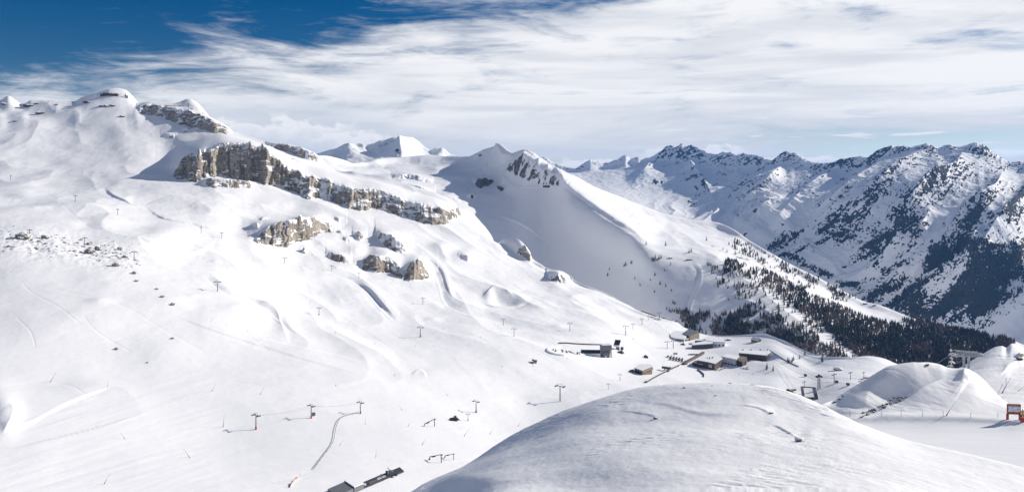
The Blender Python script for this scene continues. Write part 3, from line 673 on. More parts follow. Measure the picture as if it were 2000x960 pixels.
for b_ in [(1530, 468, 48, 14, -32, .62), (1650, 445, 48, 32, -30, .62), (1600, 478, 40, 8, -38, .5), (1765, 425, 26, 44, -75, .62), (1795, 400, 14, 34, -80, .45), (1800, 455, 34, 26, -50, .55),
           (1725, 460, 22, 38, -70, .52), (1710, 480, 24, 22, -60, .5), (1860, 475, 44, 20, -35, .5), (1900, 335, 40, 40, 50, .42), (1895, 350, 18, 30, 70, .5), (1990, 370, 28, 26, 0, .52), (1980, 400, 30, 30, -50, .42),
           (1900, 425, 40, 22, -45, .45), (1935, 415, 30, 14, -50, .45), (1890, 520, 70, 60, -50, .75), (1930, 550, 60, 70, -40, .85), (1860, 580, 70, 26, -30, .72), (1960, 500, 50, 40, -30, .6), (1830, 500, 34, 24, -45, .62), (1985, 560, 40, 50, -40, .62),
           (1720, 572, 60, 14, -28, .6), (1660, 515, 50, 8, -30, .4), (1790, 560, 44, 10, -35, .5), (1770, 590, 46, 18, -20, .6), (1800, 605, 60, 16, 10, .6), (1560, 490, 26, 10, -38, .45), (1555, 505, 40, 12, 20, .5), (1600, 530, 50, 8, 25, .6),
           (1650, 552, 50, 8, 20, .55), (1620, 460, 18, 40, -60, .4), (1670, 380, 30, 8, -30, .36), (1600, 345, 30, 10, -25, .42), (1700, 360, 50, 10, -30, .36), (1740, 395, 26, 12, -60, .42), (1830, 335, 40, 16, -30, .36), (1340, 300, 46, 14, 10, .42), (1355, 345, 26, 5, -15, .6), (1374, 358, 5, 9, 0, .7), (1360, 366, 4, 4, 0, .7), (1290, 355, 22, 6, 10, .5), (1270, 320, 26, 8, -30, .35), (1480, 330, 40, 8, -20, .32), (1540, 310, 20, 10, -50, .45), (1310, 388, 8, 4, 0, .7), (1348, 395, 8, 5, 0, .8), (1280, 355, 10, 5, 0, .7), (1470, 450, 30, 6, -30, .3), (1500, 395, 40, 6, -28, .3), (1440, 420, 40, 5, -25, .25), (1920, 600, 30, 30, -30, .7)]:
    band(*b_)
W.rock = np.clip(W.rock, 0, 0.95)
# the pale avalanche fans stay clear
W.blob(1850, 545, 16, 60, 32, 1.0, 'aux'); W.blob(1975, 628, 95, 34, -30, 1.05, 'aux'); W.blob(1830, 440, 60, 10, -48, 1.0, 'aux'); W.blob(1600, 415, 110, 8, -30, 0.8, 'aux')
W.rock *= (1-0.97*np.clip(W.aux, 0, 1)); W.aux[:] = 0
# bare rock and dwarf wood: broken into streaks that follow the fall line
PYw = HZ-F*W.Z/W.Y
al_ = PYw*0.9-W.PX*0.3
nz_ = 0.95*fbm(acw/9.0, al_/46.0, 4, .6, 181)+0.8*fbm(W.PX/6.0+PYw/9, PYw/5.0, 3, .65, 182)+0.6*vn(W.PX/2.4, PYw/2.2, 183)+0.3*vn(ac/3.0, al_/14.0, 184)-0.30*sp2
def grid_nz(S):
    ax_ = [np.gradient(A, axis=1) for A in (S.X, S.Y, S.Z)]; ay_ = [np.gradient(A, axis=0) for A in (S.X, S.Y, S.Z)]
    nx = ax_[1]*ay_[2]-ax_[2]*ay_[1]; ny = ax_[2]*ay_[0]-ax_[0]*ay_[2]; nz = ax_[0]*ay_[1]-ax_[1]*ay_[0]
    return np.abs(nz)/np.sqrt(nx*nx+ny*ny+nz*nz+1e-9), nx/np.sqrt(nx*nx+ny*ny+nz*nz+1e-9)
gnz, gnx = grid_nz(W)
steep = np.clip((0.90-gnz)/0.12, -1.5, 1.5)
W.dense = W.rock.copy()
W.rock = sst(-0.05, 0.05, W.rock+0.55*nz_+0.24*steep-0.57)*(W.rock > 0.02)*0.95
mat_range = snow_mat('range_snow', 0.03, (0.020, 0.024, 0.030), (0.075, 0.078, 0.084), (0.012, 0.014, 0.018), 1.2, 0.012, aniso=(1, 1, 0.6), nz0=0.85, nzk=0.1, nk=0.5, sharp=5)
W_o = W.build('mountain', mat_range)

# ------------------------------------------------------------------ far peaks seen over the bowl
def peak(name, c, Y0, Y1, foot, px0, px1, nc, spurs, noise_, rock_):
    ln = [[(x, foot, Y0) for x, _ in (c[0], c[-1])], [(x, (y+foot)/2, (Y0*Y1)**.5) for x, y in c[::3]+[c[-1]]], [(x, y, Y1) for x, y in c], [(x, y+10, Y1*1.06) for x, y in c], [(x, y+120, Y1*1.3) for x, y in c]]
    P = Sheet(px0, px1, nc, ln, [50, 60, 8, 5], 2, sm=4, smp=5, lin=True, sub=(9, 0.985, 8))
    P.Z += noise_*fbm(P.X/160, P.Y/160, 4, .55, 91)*0.6; P.base()
    for a in spurs: P.ridge(*a[:3], wr=a[3], taper=False)
    P.final()
    for r_ in rock_: P.blob(*r_)
    return P.build(name, mat_range)
c1 = [(520, 318), (580, 308), (612, 301), (630, 297), (650, 291), (668, 287), (682, 281), (688, 279), (698, 282), (706, 281), (715, 285), (730, 282), (742, 276), (756, 274), (768, 270), (778, 270), (788, 273), (805, 280), (825, 290), (842, 296), (850, 291), (858, 291), (868, 295), (880, 301), (900, 306), (960, 316)]
peak('mountain', c1, 4700, 5400, 345, 520, 960, 360,
     [([(688, 280), (680, 296), (668, 318)], 40, 46, 14), ([(776, 271), (780, 290), (786, 315)], 60, 74, 26), ([(706, 281), (714, 300)], 12, 14, 8), ([(735, 281), (742, 300), (745, 318)], 14, 12, 8), ([(858, 291), (870, 306)], 16, 20, 14), ([(650, 291), (645, 305)], 14, 10, 8)], 20,
     [(742, 285, 6, 8, 60, .5), (755, 283, 8, 5, 0, .5), (778, 300, 8, 16, -20, .6), (640, 296, 26, 3, -20, .4), (768, 274, 8, 4, 0, .5), (710, 300, 3, 14, 0, .35)])
c2 = [(440, 300), (470, 276), (484, 266), (492, 262), (500, 265), (510, 268), (518, 266), (530, 274), (545, 279), (560, 287), (575, 294), (600, 308), (640, 330)]
peak('mountain', c2, 2750, 3000, 330, 440, 640, 200, [([(492, 263), (505, 280)], 10, 14, 8), ([(518, 267), (530, 285)], 10, 14, 8)], 10, [(492, 268, 12, 6, 30, .75), (540, 281, 16, 5, 30, .6), (510, 270, 8, 4, 20, .4)])

# ------------------------------------------------------------------ camera, sun, sky, air
cam_d = bpy.data.cameras.new('camera'); cam = bpy.data.objects.new('camera', cam_d); COL.objects.link(cam)
cam_d.sensor_width = 36.0; cam_d.lens = 36.0*F/2000.0; cam_d.shift_y = -(480-HZ)/2000.0
cam.rotation_euler = (math.radians(90), 0, 0); cam_d.clip_start = 0.5; cam_d.clip_end = 40000
scene.camera = cam

sd = bpy.data.lights.new('sun', 'SUN'); sd.energy = 3.3; sd.angle = math.radians(0.5); sd.color = (1.0, 0.94, 0.85)
so = bpy.data.objects.new('sun', sd); COL.objects.link(so)
so.rotation_euler = SUN.to_track_quat('Z', 'Y').to_euler()

world = bpy.data.worlds.new('World'); scene.world = world; world.use_nodes = True
wt = world.node_tree; wt.nodes.clear(); N = NT(wt)
wo = N.n('ShaderNodeOutputWorld'); bg = N.n('ShaderNodeBackground'); N.l(bg.outputs[0], wo.inputs[0]); bg.inputs[1].default_value = 0.1
sky = N.n('ShaderNodeTexSky', sky_type='NISHITA'); sky.sun_disc = False
sky.sun_elevation = SUN_EL; sky.sun_rotation = math.radians(90)-SUN_BACK; sky.altitude = 2600; sky.air_density = 1.0; sky.dust_density = 0.3; sky.ozone_density = 2.0
tc = N.n('ShaderNodeTexCoord').outputs['Generated']
sp = N.n('ShaderNodeSeparateXYZ'); N.l(tc, sp.inputs[0])
az = N.math('ARCTAN2', sp.outputs[0], sp.outputs[1])          # bearing, 0 ahead, + to the right
el = N.math('ARCSINE', sp.outputs[2])
azd = N.math('MULTIPLY', az, 57.2958)
azc = N.math('MINIMUM', N.math('MAXIMUM', azd, -45.0), 36.0); eld = N.math('MULTIPLY', el, 57.2958)
av = N.n('ShaderNodeCombineXYZ'); N.l(azd, av.inputs[0]); N.l(eld, av.inputs[1])
# deep polarised blue: the sky texture, darkened and saturated high up, away from the sun
hs = N.n('ShaderNodeHueSaturation'); hs.inputs['Saturation'].default_value = 1.55; hs.inputs['Value'].default_value = 0.31; hs.inputs['Hue'].default_value = 0.507; N.l(sky.outputs[0], hs.inputs['Color'])
hl = N.n('ShaderNodeHueSaturation'); hl.inputs['Saturation'].default_value = 0.8; hl.inputs['Value'].default_value = 0.55; hl.inputs['Hue'].default_value = 0.518; N.l(sky.outputs[0], hl.inputs['Color'])
blue0 = N.mix(N.mrange(eld, 0.0, 7.0), hl.outputs[0], hs.outputs[0])
hz_ = N.n('ShaderNodeHueSaturation'); hz_.inputs['Saturation'].default_value = 1.4; hz_.inputs['Value'].default_value = 1.35; N.l(blue0, hz_.inputs['Color'])
blue = N.mix(N.mrange(eld, 14, 28), blue0, hz_.outputs[0])
# high veil of cirrus, combed into long streaks
v1 = N.mapping(av.outputs[0], (0.075, 0.42, 1), (0, 0, math.radians(5)))
s1 = N.noise(v1, 1.0, 9, 0.62, 0.9)
v2 = N.mapping(av.outputs[0], (0.28, 1.5, 1), (0, 0, math.radians(-9)))
s2 = N.noise(v2, 1.0, 7, 0.65, 0.6)
stk = N.math('ADD', N.math('MULTIPLY', s1, 0.7), N.math('MULTIPLY', s2, 0.3))
# how much of the sky is covered: clear high in the left, closed to the right and lower down
cov = N.math('ADD', N.math('MULTIPLY', azc, 0.034), N.math('MULTIPLY', eld, -0.155))
cov = N.math('ADD', cov, 2.22)
cov = N.math('MINIMUM', cov, 0.95)
cov = N.math('MAXIMUM', cov, N.math('MULTIPLY', N.math('SUBTRACT', eld, 18.0), 0.004))      # unseen veil added overhead to lift the ambient light
behind = N.math('MULTIPLY', N.mrange(N.math('ABSOLUTE', azd), 55, 100), N.mrange(eld, 48, 22))      # unseen cloud cover added out of view to brighten the shaded faces
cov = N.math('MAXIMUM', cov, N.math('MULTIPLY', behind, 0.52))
cov = N.math('MINIMUM', cov, 1.1)
gap = N.math('MULTIPLY', N.mrange(azd, 12, 26), N.math('MULTIPLY', N.mrange(eld, 4.2, 2.2), 0.62))   # pale gap low on the right
cov = N.math('SUBTRACT', cov, gap)
m1 = N.mrange(N.math('ADD', N.math('MULTIPLY', N.math('SUBTRACT', stk, 0.5), 3.0), cov), 0.05, 0.95)
v3 = N.mapping(av.outputs[0], (0.045, 0.5, 1), (0, 0, math.radians(1)))
tone = N.noise(v3, 1.0, 6, 0.6, 0.5)
low = N.mrange(eld, 6.0, 0.5)
tn = N.math('ADD', tone, N.math('MULTIPLY', low, -0.14))
cc = N.mix(N.mrange(tn, 0.34, 0.60), (4.3, 4.45, 4.75), (5.55, 5.55, 5.65))
col = N.mix(m1, blue, cc)
gm = N.math('MULTIPLY', N.math('MULTIPLY', N.mrange(azd, -26, -19), N.mrange(azd, -6, -12)), N.math('MULTIPLY', N.mrange(eld, -1, 0.5), N.mrange(eld, 6.5, 3.5)))
col = N.mix(N.math('MULTIPLY', gm, 0.6), col, (3.9, 4.2, 4.7))
# heaped cloud banks along the skyline
def heap(a0, a1, top, soft, sc, seed, br=(5.85, 5.8, 5.85), dk=(4.2, 4.4, 4.75)):
    vv = N.mapping(av.outputs[0], (sc, sc*1.7, 1), (0, 0, 0), (seed, seed*0.7, 0))
    nn = N.noise(vv, 1.0, 6, 0.55, 0.2)
    e = N.math('ADD', N.math('SUBTRACT', top, eld), N.math('MULTIPLY', N.math('SUBTRACT', nn, 0.5), soft*2.2))
    w = N.math('MULTIPLY', N.mrange(azd, a0-1.0, a0+1.2), N.mrange(azd, a1+1.2, a1-1.0))
    f = N.math('MULTIPLY', N.mrange(e, 0.0, soft*0.35), w)
    c = N.mix(N.mrange(e, soft*1.5, 0.1), dk, br)
    return f, c
for args in [(-21.5, -11.5, 3.9, 1.5, 0.55, 3.3), (-14, -8.5, 3.0, 1.2, 0.6, 8.1), (-8, 8.3, 1.05, 0.7, 0.8, 1.7), (9, 16, 1.9, 0.8, 0.8, 5.2), (17, 22, 1.2, 0.4, 0.9, 9.4), (29, 36, 1.6, 0.5, 0.7, 2.2), (-38, -30, 0.3, 0.3, 0.7, 4.2)]:
    f, c = heap(*args); col = N.mix(N.math('MULTIPLY', f, 0.85), col, c)
# thin bright bars in the gap
v4 = N.mapping(av.outputs[0], (0.22, 2.2, 1), (0, 0, math.radians(-1.5)), (1.3, 4.1, 0))
s4 = N.noise(v4, 1.0, 4, 0.5, 0.2)
bar = N.math('MULTIPLY', N.mrange(s4, 0.58, 0.66), N.math('MULTIPLY', N.mrange(azd, 8, 14), N.math('MULTIPLY', N.mrange(eld, 1.0, 1.8), N.mrange(eld, 4.5, 3.2))))
col = N.mix(N.math('MULTIPLY', bar, 0.8), col, (5.4, 5.45, 5.6))
# below the horizon: snow country
col = N.mix(N.mrange(eld, -0.5, -3.0), col, (3.6, 3.8, 4.2))
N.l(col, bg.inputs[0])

def haze(density):
    me = bpy.data.meshes.new('haze')
    x0, x1, y0, y1 = -5500, 9500, -600, 12500
    z0 = min(float(S.Z.min()) for S in (B, K, M, H, R, W))-1.0; z1 = max(float(S.Z.max()) for S in (B, K, M, H, R, W))+40.0
    vs = [(x, y, z) for x in (x0, x1) for y in (y0, y1) for z in (z0, z1)]
    me.from_pydata(vs, [], [(0, 1, 3, 2), (4, 6, 7, 5), (0, 4, 5, 1), (2, 3, 7, 6), (0, 2, 6, 4), (1, 5, 7, 3)])
    m = bpy.data.materials.new('thin_mountain_air'); m.use_nodes = True; nt = m.node_tree; nt.nodes.clear()
    o_ = nt.nodes.new('ShaderNodeOutputMaterial'); v = nt.nodes.new('ShaderNodeVolumePrincipled')
    v.inputs['Color'].default_value = (0.17, 0.44, 1.0, 1); v.inputs['Density'].default_value = density; v.inputs['Anisotropy'].default_value = 0.2
    nt.links.new(v.outputs[0], o_.inputs['Volume'])
    me.materials.append(m)
    o = bpy.data.objects.new('haze', me); COL.objects.link(o); o['kind'] = 'stuff'
    return o
haze(3.0e-5)

scene.view_settings.view_transform = 'Standard'; scene.view_settings.look = 'None'; scene.view_settings.gamma = 1; scene.view_settings.exposure = 0.77
scene.cycles.use_denoising = True
scene.cycles.max_bounces = 6; scene.cycles.diffuse_bounces = 3; scene.cycles.glossy_bounces = 2; scene.cycles.volume_bounces = 0
# ================================================================== things
import bmesh

def pmat(name, c, rough=0.7, metal=0.0, var=0.12, scale=0.8, c2=None):
    m, nt, b = new_mat(name); N = NT(nt)
    pos = N.n('ShaderNodeTexCoord').outputs['Object']
    f = N.mrange(N.noise(pos, scale, 4, 0.6), 0.3, 0.7)
    c2 = c2 or tuple(max(0, x*(1-2.2*var)) for x in c)
    N.l(N.mix(f, c, c2), b.inputs['Base Color'])
    b.inputs['Roughness'].default_value = rough; b.inputs['Metallic'].default_value = metal
    return m
def capped(name, c, c2, lim, scale=0.3, snow=(0.865, 0.865, 0.875)):
    """a rough surface with snow lying on whatever faces up"""
    m, nt, b = new_mat(name); N = NT(nt)
    pos = N.n('ShaderNodeTexCoord').outputs['Object']
    nz = N.n('ShaderNodeSeparateXYZ'); N.l(N.n('ShaderNodeNewGeometry').outputs['Normal'], nz.inputs[0])
    n = N.noise(pos, scale, 5, 0.6)
    k = N.math('ADD', nz.outputs[2], N.math('MULTIPLY', N.math('SUBTRACT', n, 0.5), 0.9))
    col = N.mix(N.mrange(k, lim, lim+0.12), N.mix(N.mrange(N.noise(pos, scale*4, 4, 0.6), 0.35, 0.65), c, c2), snow)
    N.l(col, b.inputs['Base Color']); b.inputs['Roughness'].default_value = 0.85
    return m
m_steel = pmat('galvanised_steel', (0.20, 0.205, 0.21), 0.55, 0.3)
m_dark = pmat('dark_steel', (0.055, 0.058, 0.062), 0.6, 0.2)
m_frost = pmat('frosted_steel', (0.62, 0.64, 0.67), 0.7, 0.1, 0.2, 1.5)
m_red = pmat('red_paint', (0.42, 0.05, 0.03), 0.6)
m_orange = pmat('orange_foam', (0.55, 0.14, 0.04), 0.8)
m_white = pmat('white_paint', (0.74, 0.75, 0.77), 0.7, 0, 0.05)
m_grey = pmat('grey_cladding', (0.17, 0.18, 0.20), 0.6, 0.1)
m_black = pmat('black_rubber', (0.03, 0.031, 0.034), 0.7)
m_wood = pmat('weathered_timber', (0.22, 0.175, 0.125), 0.85, 0, 0.15, 0.6)
m_dwood = pmat('dark_timber', (0.085, 0.062, 0.05), 0.85, 0, 0.15, 0.6)
m_glass = pmat('dark_window_glass', (0.03, 0.036, 0.045), 0.2)
m_roof = pmat('roof_snow', (0.86, 0.86, 0.87), 0.75, 0, 0.02)
m_conc = pmat('concrete', (0.30, 0.30, 0.29), 0.85)
m_jack = [pmat('jacket_'+n, c, 0.85) for n, c in (('navy', (0.03, 0.04, 0.09)), ('black', (0.02, 0.02, 0.022)), ('red', (0.4, 0.03, 0.03)), ('yellow', (0.55, 0.40, 0.04)))]
m_skin = pmat('skin', (0.5, 0.32, 0.24), 0.6)
m_bark = pmat('bark', (0.07, 0.055, 0.045), 0.9)
m_fir = pmat('dark_needles', (0.020, 0.032, 0.030), 0.9, 0, 0.2, 0.02, (0.035, 0.038, 0.034))
m_larch = pmat('bare_larch_twigs', (0.17, 0.125, 0.105), 0.9, 0, 0.15, 0.5)
m_rock = capped('snowed_boulder_rock', (0.15, 0.135, 0.12), (0.24, 0.215, 0.18), 0.55, 0.5)
m_rockd = capped('dark_boulder_rock', (0.05, 0.045, 0.042), (0.10, 0.085, 0.07), 0.75, 1.2)
m_frosttree = capped('rimed_needles', (0.04, 0.05, 0.055), (0.3, 0.32, 0.35), 0.25, 1.5)
def panel_mat():
    m, nt, b = new_mat('solar_panels'); N = NT(nt)
    pos = N.n('ShaderNodeTexCoord').outputs['Object']
    br = N.n('ShaderNodeTexBrick'); N.l(pos, br.inputs['Vector']); br.inputs['Scale'].default_value = 0.25; br.inputs['Mortar Size'].default_value = 0.03; br.offset = 0
    br.inputs['Color1'].default_value = (0.07, 0.075, 0.08, 1); br.inputs['Color2'].default_value = (0.10, 0.10, 0.105, 1); br.inputs['Mortar'].default_value = (0.2, 0.2, 0.2, 1)
    N.l(br.outputs[0], b.inputs['Base Color']); b.inputs['Roughness'].default_value = 0.4
    return m
m_solar = panel_mat()
def stripe_mat(name, c1, c2, sc):
    m, nt, b = new_mat(name); N = NT(nt)
    pos = N.n('ShaderNodeTexCoord').outputs['Object']
    w = N.n('ShaderNodeTexWave', wave_type='BANDS', bands_direction='X'); w.inputs['Scale'].default_value = sc; w.inputs['Distortion'].default_value = 0.4; N.l(pos, w.inputs['Vector'])
    N.l(N.mix(N.mrange(w.outputs['Fac'], 0.4, 0.6), c1, c2), b.inputs['Base Color']); b.inputs['Roughness'].default_value = 0.8
    return m
m_plank = stripe_mat('planked_boards', (0.25, 0.20, 0.15), (0.13, 0.10, 0.075), 0.35)
m_brick = stripe_mat('brown_cladding', (0.115, 0.075, 0.058), (0.085, 0.055, 0.045), 0.5)
def map_mat():
    """a piste map: pale mountains with blue-grey ridges, drawn on the board itself"""
    m, nt, b = new_mat('printed_piste_map'); N = NT(nt)
    pos = N.n('ShaderNodeTexCoord').outputs['Object']
    v = N.mapping(pos, (1.6, 1, 1.1))
    n = N.noise(v, 1.5, 5, 0.6, 0.8)
    c = N.mix(N.mrange(n, 0.44, 0.50), (0.30, 0.32, 0.48), (0.68, 0.69, 0.73))
    c = N.mix(N.mrange(N.noise(v, 4.0, 3, 0.5, 1.0), 0.60, 0.66), c, (0.22, 0.24, 0.42))
    N.l(c, b.inputs['Base Color']); b.inputs['Roughness'].default_value = 0.5
    return m
m_map = map_mat()

class MB:
    def __init__(s): s.v = []; s.f = []; s.m = []
    def add(s, vs, fs, mi=0):
        o = len(s.v); s.v += [tuple(p) for p in vs]; s.f += [tuple(i+o for i in f) for f in fs]; s.m += [mi]*len(fs); return s
    def box(s, c, d, rot=0, mi=0, tilt=None):
        hx, hy, hz = d[0]/2, d[1]/2, d[2]/2
        M_ = Matrix.Rotation(rot, 3, 'Z')
        if tilt: M_ = M_ @ Matrix.Rotation(tilt[1], 3, tilt[0])
        vs = [Vector(c)+M_ @ Vector((x, y, z)) for x in (-hx, hx) for y in (-hy, hy) for z in (-hz, hz)]
        return s.add(vs, [(0, 1, 3, 2), (4, 6, 7, 5), (0, 4, 5, 1), (2, 3, 7, 6), (0, 2, 6, 4), (1, 5, 7, 3)], mi)
    def tube(s, p0, p1, r0, r1=None, n=8, mi=0):
        r1 = r0 if r1 is None else r1; p0 = Vector(p0); p1 = Vector(p1); d = (p1-p0).normalized()
        a = d.orthogonal().normalized(); b = d.cross(a)
        vs = [p+(a*math.cos(2*math.pi*i/n)+b*math.sin(2*math.pi*i/n))*r for p, r in ((p0, r0), (p1, r1)) for i in range(n)]
        fs = [(i, (i+1) % n, n+(i+1) % n, n+i) for i in range(n)]+[tuple(range(n))[::-1], tuple(range(n, 2*n))]
        return s.add(vs, fs, mi)
    def path(s, pts, r, n=5, mi=0):
        for a, b in zip(pts[:-1], pts[1:]): s.tube(a, b, r, r, n, mi)
        return s
    def prism(s, poly, z0, z1, mi=0):
        n = len(poly)
        A = sum(poly[i][0]*poly[(i+1) % n][1]-poly[(i+1) % n][0]*poly[i][1] for i in range(n))
        if A < 0: poly = poly[::-1]
        vs = [(x, y, z0) for x, y in poly]+[(x, y, z1) for x, y in poly]
        return s.add(vs, [(i, (i+1) % n, n+(i+1) % n, n+i) for i in range(n)]+[tuple(range(n))[::-1], tuple(range(n, 2*n))], mi)
    def hull2(s, prof_, y0, y1, mi=0):
        """a profile in x,z drawn along y"""
        n = len(prof_)
        vs = [(x, y0, z) for x, z in prof_]+[(x, y1, z) for x, z in prof_]
        return s.add(vs, [(i, n+i, n+(i+1) % n, (i+1) % n) for i in range(n)]+[tuple(range(n)), tuple(range(n, 2*n))[::-1]], mi)
    def build(s, name, mats, parent=None, bevel=0):
        me = bpy.data.meshes.new(name); me.from_pydata(s.v, [], s.f)
        mats = mats if isinstance(mats, (list, tuple)) else [mats]
        for m in mats: me.materials.append(m)
        me.polygons.foreach_set('material_index', s.m)
        bm = bmesh.new(); bm.from_mesh(me); bmesh.ops.recalc_face_normals(bm, faces=bm.faces); bm.to_mesh(me); bm.free()
        o = bpy.data.objects.new(name, me); COL.objects.link(o)
        if parent: o.parent = parent
        return o

def tag(o, label, cat, group=None):
    o['label'] = label; o['category'] = cat
    if group: o['group'] = group
    return o
def thing(name, label, cat, loc=(0, 0, 0), rz=0.0, group=None):
    o = bpy.data.objects.new(name, None); COL.objects.link(o); o.empty_display_size = 0.5
    o.location = loc; o.rotation_euler = (0, 0, rz); return tag(o, label, cat, group)
def kids(o): return [c for c in o.children]
KID = {}
def proto(o):
    KID[o.name] = (o, [(c, list(c.children)) for c in o.children]); return o
def dup(src, loc, rz=0.0, label=None, cat=None, group=None, scale=None, swap=None):
    o, ch = KID[src.name]
    r = o.copy(); COL.objects.link(r); r.location = loc; r.rotation_euler = (0, 0, rz)
    if label: r['label'] = label
    if cat: r['category'] = cat
    if group: r['group'] = group
    if scale: r.scale = (scale,)*3 if isinstance(scale, (int, float)) else scale
    for c, gc in ch:
        d = c.copy(); COL.objects.link(d); d.parent = r
        for g in gc:
            e = g.copy(); COL.objects.link(e); e.parent = d
    return r
USED = set()
def put(src, loc, rz=0.0, label=None, cat=None, group=None, scale=None):
    """the first placing moves the first-built thing itself, later ones copy it"""
    if src.name not in USED:
        USED.add(src.name); src.location = loc; src.rotation_euler = (0, 0, rz)
        if label: src['label'] = label
        if cat: src['category'] = cat
        if group: src['group'] = group
        if scale: src.scale = (scale,)*3 if isinstance(scale, (int, float)) else scale
        return src
    return dup(src, loc, rz, label, cat, group, scale)
def unp(px, py, z): 
    y = -z*F/(py-HZ); return Vector(((px-1000)/F*y, y, z))

# ------------------------------------------------------------------ chairlift pylons
def make_pylon(name, pad, label):
    t = thing(name, label, 'lift pylon')
    MB().tube((0, 0, -1.5), (0, 0, 10.2), 0.42, 0.28, 10).build('mast', m_steel, t)
    MB().box((0, 0, 10.0), (6.2, 0.34, 0.36)).build('crossarm', m_steel, t)
    for sx in (-1, 1):
        b = MB(); b.box((sx*2.9, 0, 9.75), (0.34, 3.6, 0.42))
        for k in range(6): b.tube((sx*2.9-0.28, -1.5+k*0.6, 10.0), (sx*2.9+0.28, -1.5+k*0.6, 10.0), 0.27, 0.27, 8)
        b.build('sheave_train', m_dark, t)
    f = MB(); f.tube((-1.5, 0, 10.1), (-1.5, 0, 11.5), 0.10, n=6); f.tube((1.5, 0, 10.1), (1.5, 0, 11.5), 0.10, n=6); f.tube((-1.7, 0, 11.5), (1.7, 0, 11.5), 0.10, n=6)
    f.build('lifting_frame', m_steel, t)
    l = MB()
    for sx in (-0.2, 0.2): l.tube((sx, -0.55, 1.0), (sx, -0.45, 9.8), 0.04, n=4)
    for k in range(15): l.tube((-0.2, -0.55+0.0067*k, 1.4+k*0.57), (0.2, -0.55+0.0067*k, 1.4+k*0.57), 0.03, n=4)
    l.build('ladder', m_steel, t)
    if pad:
        p_ = MB(); p_.tube((0, 0, -0.6), (0, 0, 1.9), 0.75, 0.72, 10); p_.tube((0, 0, 1.9), (0, 0, 1.96), 0.66, 0.60, 10); p_.build('foam_pad', pad, t)
    return proto(t)
pyl_plain = make_pylon('lift_pylon', None, 'grey T shaped chairlift pylon')
pyl_red = make_pylon('lift_pylon', m_red, 'chairlift pylon with a red padded foot')
pyl_orange = make_pylon('lift_pylon', m_orange, 'chairlift pylon with an orange padded foot')
PG = 'chairlift pylons on the snow slopes'
pyl = [ # px, base py, height px, kind, line direction, label
 (21, 352, 11, 0, 20, 'small grey lift pylon highest on the slope below the summit ridge'),
 (147, 395, 15, 0, 25, 'grey lift pylon on the upper piste above the mound, between two others'),
 (230, 420, 13, 0, 25, 'grey lift pylon above the boulder field with its shadow to the side'),
 (393, 455, 13, 0, 30, 'small grey lift pylon on the back of the rounded snow mound'),
 (433, 465, 12, 0, 30, 'small grey lift pylon just past the rounded snow mound'),
 (58, 465, 19, 0, 40, 'grey lift pylon rising over the large boulder in the boulder field'),
 (165, 480, 18, 0, 40, 'grey lift pylon standing in the middle of the boulder field'),
 (262, 508, 19, 0, 45, 'leaning grey lift pylon at the lower edge of the boulder field'),
 (425, 569, 22, 0, 50, 'tall grey lift pylon at the head of the banked snow track'),
 (556, 515, 13, 0, 45, 'grey lift pylon just below the isolated rock step'),
 (648, 529, 12, 0, 45, 'grey lift pylon on the snow roll left of the broken cliff'),
 (701, 543, 11, 0, 45, 'short grey lift pylon below the broken double cliff'),
 (623, 615, 16, 1, 50, 'lift pylon with a red foot in the open middle of the slope'),
 (826, 594, 14, 0, 60, 'thin grey lift pylon left of the curving groomed track'),
 (821, 658, 22, 1, 55, 'tall lift pylon with a red foot below the curving groomed track'),
 (983, 635, 14, 0, 60, 'grey lift pylon beside the end of the curving groomed track'),
 (1004, 657, 18, 0, 60, 'grey lift pylon standing before the snow crater'),
 (1113, 646, 17, 0, 70, 'lone thin lift pylon on the slope above the long fence'),
 (1222, 654, 20, 0, 70, 'double armed lift pylon upslope of the lift station hood'),
 (1236, 643, 12, 0, 75, 'small lift pylon next beyond the double armed one'),
 (1254, 634, 14, 0, 75, 'small lift pylon near the foot of the shaded ridge'),
 (1266, 626, 11, 0, 75, 'tiny lift pylon near the dark brush below the shaded ridge'),
 (1288, 621, 12, 0, 75, 'tiny lift pylon among the brush at the end of the slope'),
 (1303, 681, 16, 0, 80, 'thin lift pylon by the half buried garage'),
 (1315, 680, 17, 0, 80, 'leaning lift pylon in front of the long dark station building'),
 (500, 838, 32, 2, 35, 'nearest large lift pylon, orange foot and long shadow on the groomed piste'),
 (608, 816, 28, 2, 35, 'lift pylon with orange foot and a round grey mat leaning beside it'),
 (704, 807, 25, 2, 35, 'lift pylon with orange foot at the top of the rope line'),
 (930, 805, 25, 1, 35, 'lift pylon with red foot above the parked grooming machine'),
 (914, 821, 15, 1, 60, 'thin short lift pylon close behind the grooming machine'),
 (1094, 783, 34, 0, 40, 'tall slim lift pylon at the foot of the foreground knoll'),
 (1188, 760, 12, 0, 50, 'short lift pylon nearest the edge of the foreground knoll'),
 (1211, 743, 14, 0, 50, 'short lift pylon in front of the timber barn'),
 (1571, 758, 15, 0, 110, 'short lift pylon over the portal shaped lift station'),
 (1629, 748, 20, 0, 110, 'lift pylon right of the big twin legged cableway tower'),
 (1661, 741, 16, 0, 110, 'lift pylon second to the right of the twin legged tower'),
 (1687, 738, 13, 0, 110, 'lift pylon farthest down the piste beside the bare bushes'),
]
PY_TOP = {}
for px, py, hp, kind, dr, lab in pyl:
    g = B.at(px, py); sc_ = hp*g.y/F/11.5
    o = put((pyl_plain, pyl_red, pyl_orange)[kind], g, math.radians(dr-70), lab, 'lift pylon', PG, sc_)
    PY_TOP[px] = g+Vector((0, 0, 9.9*sc_))
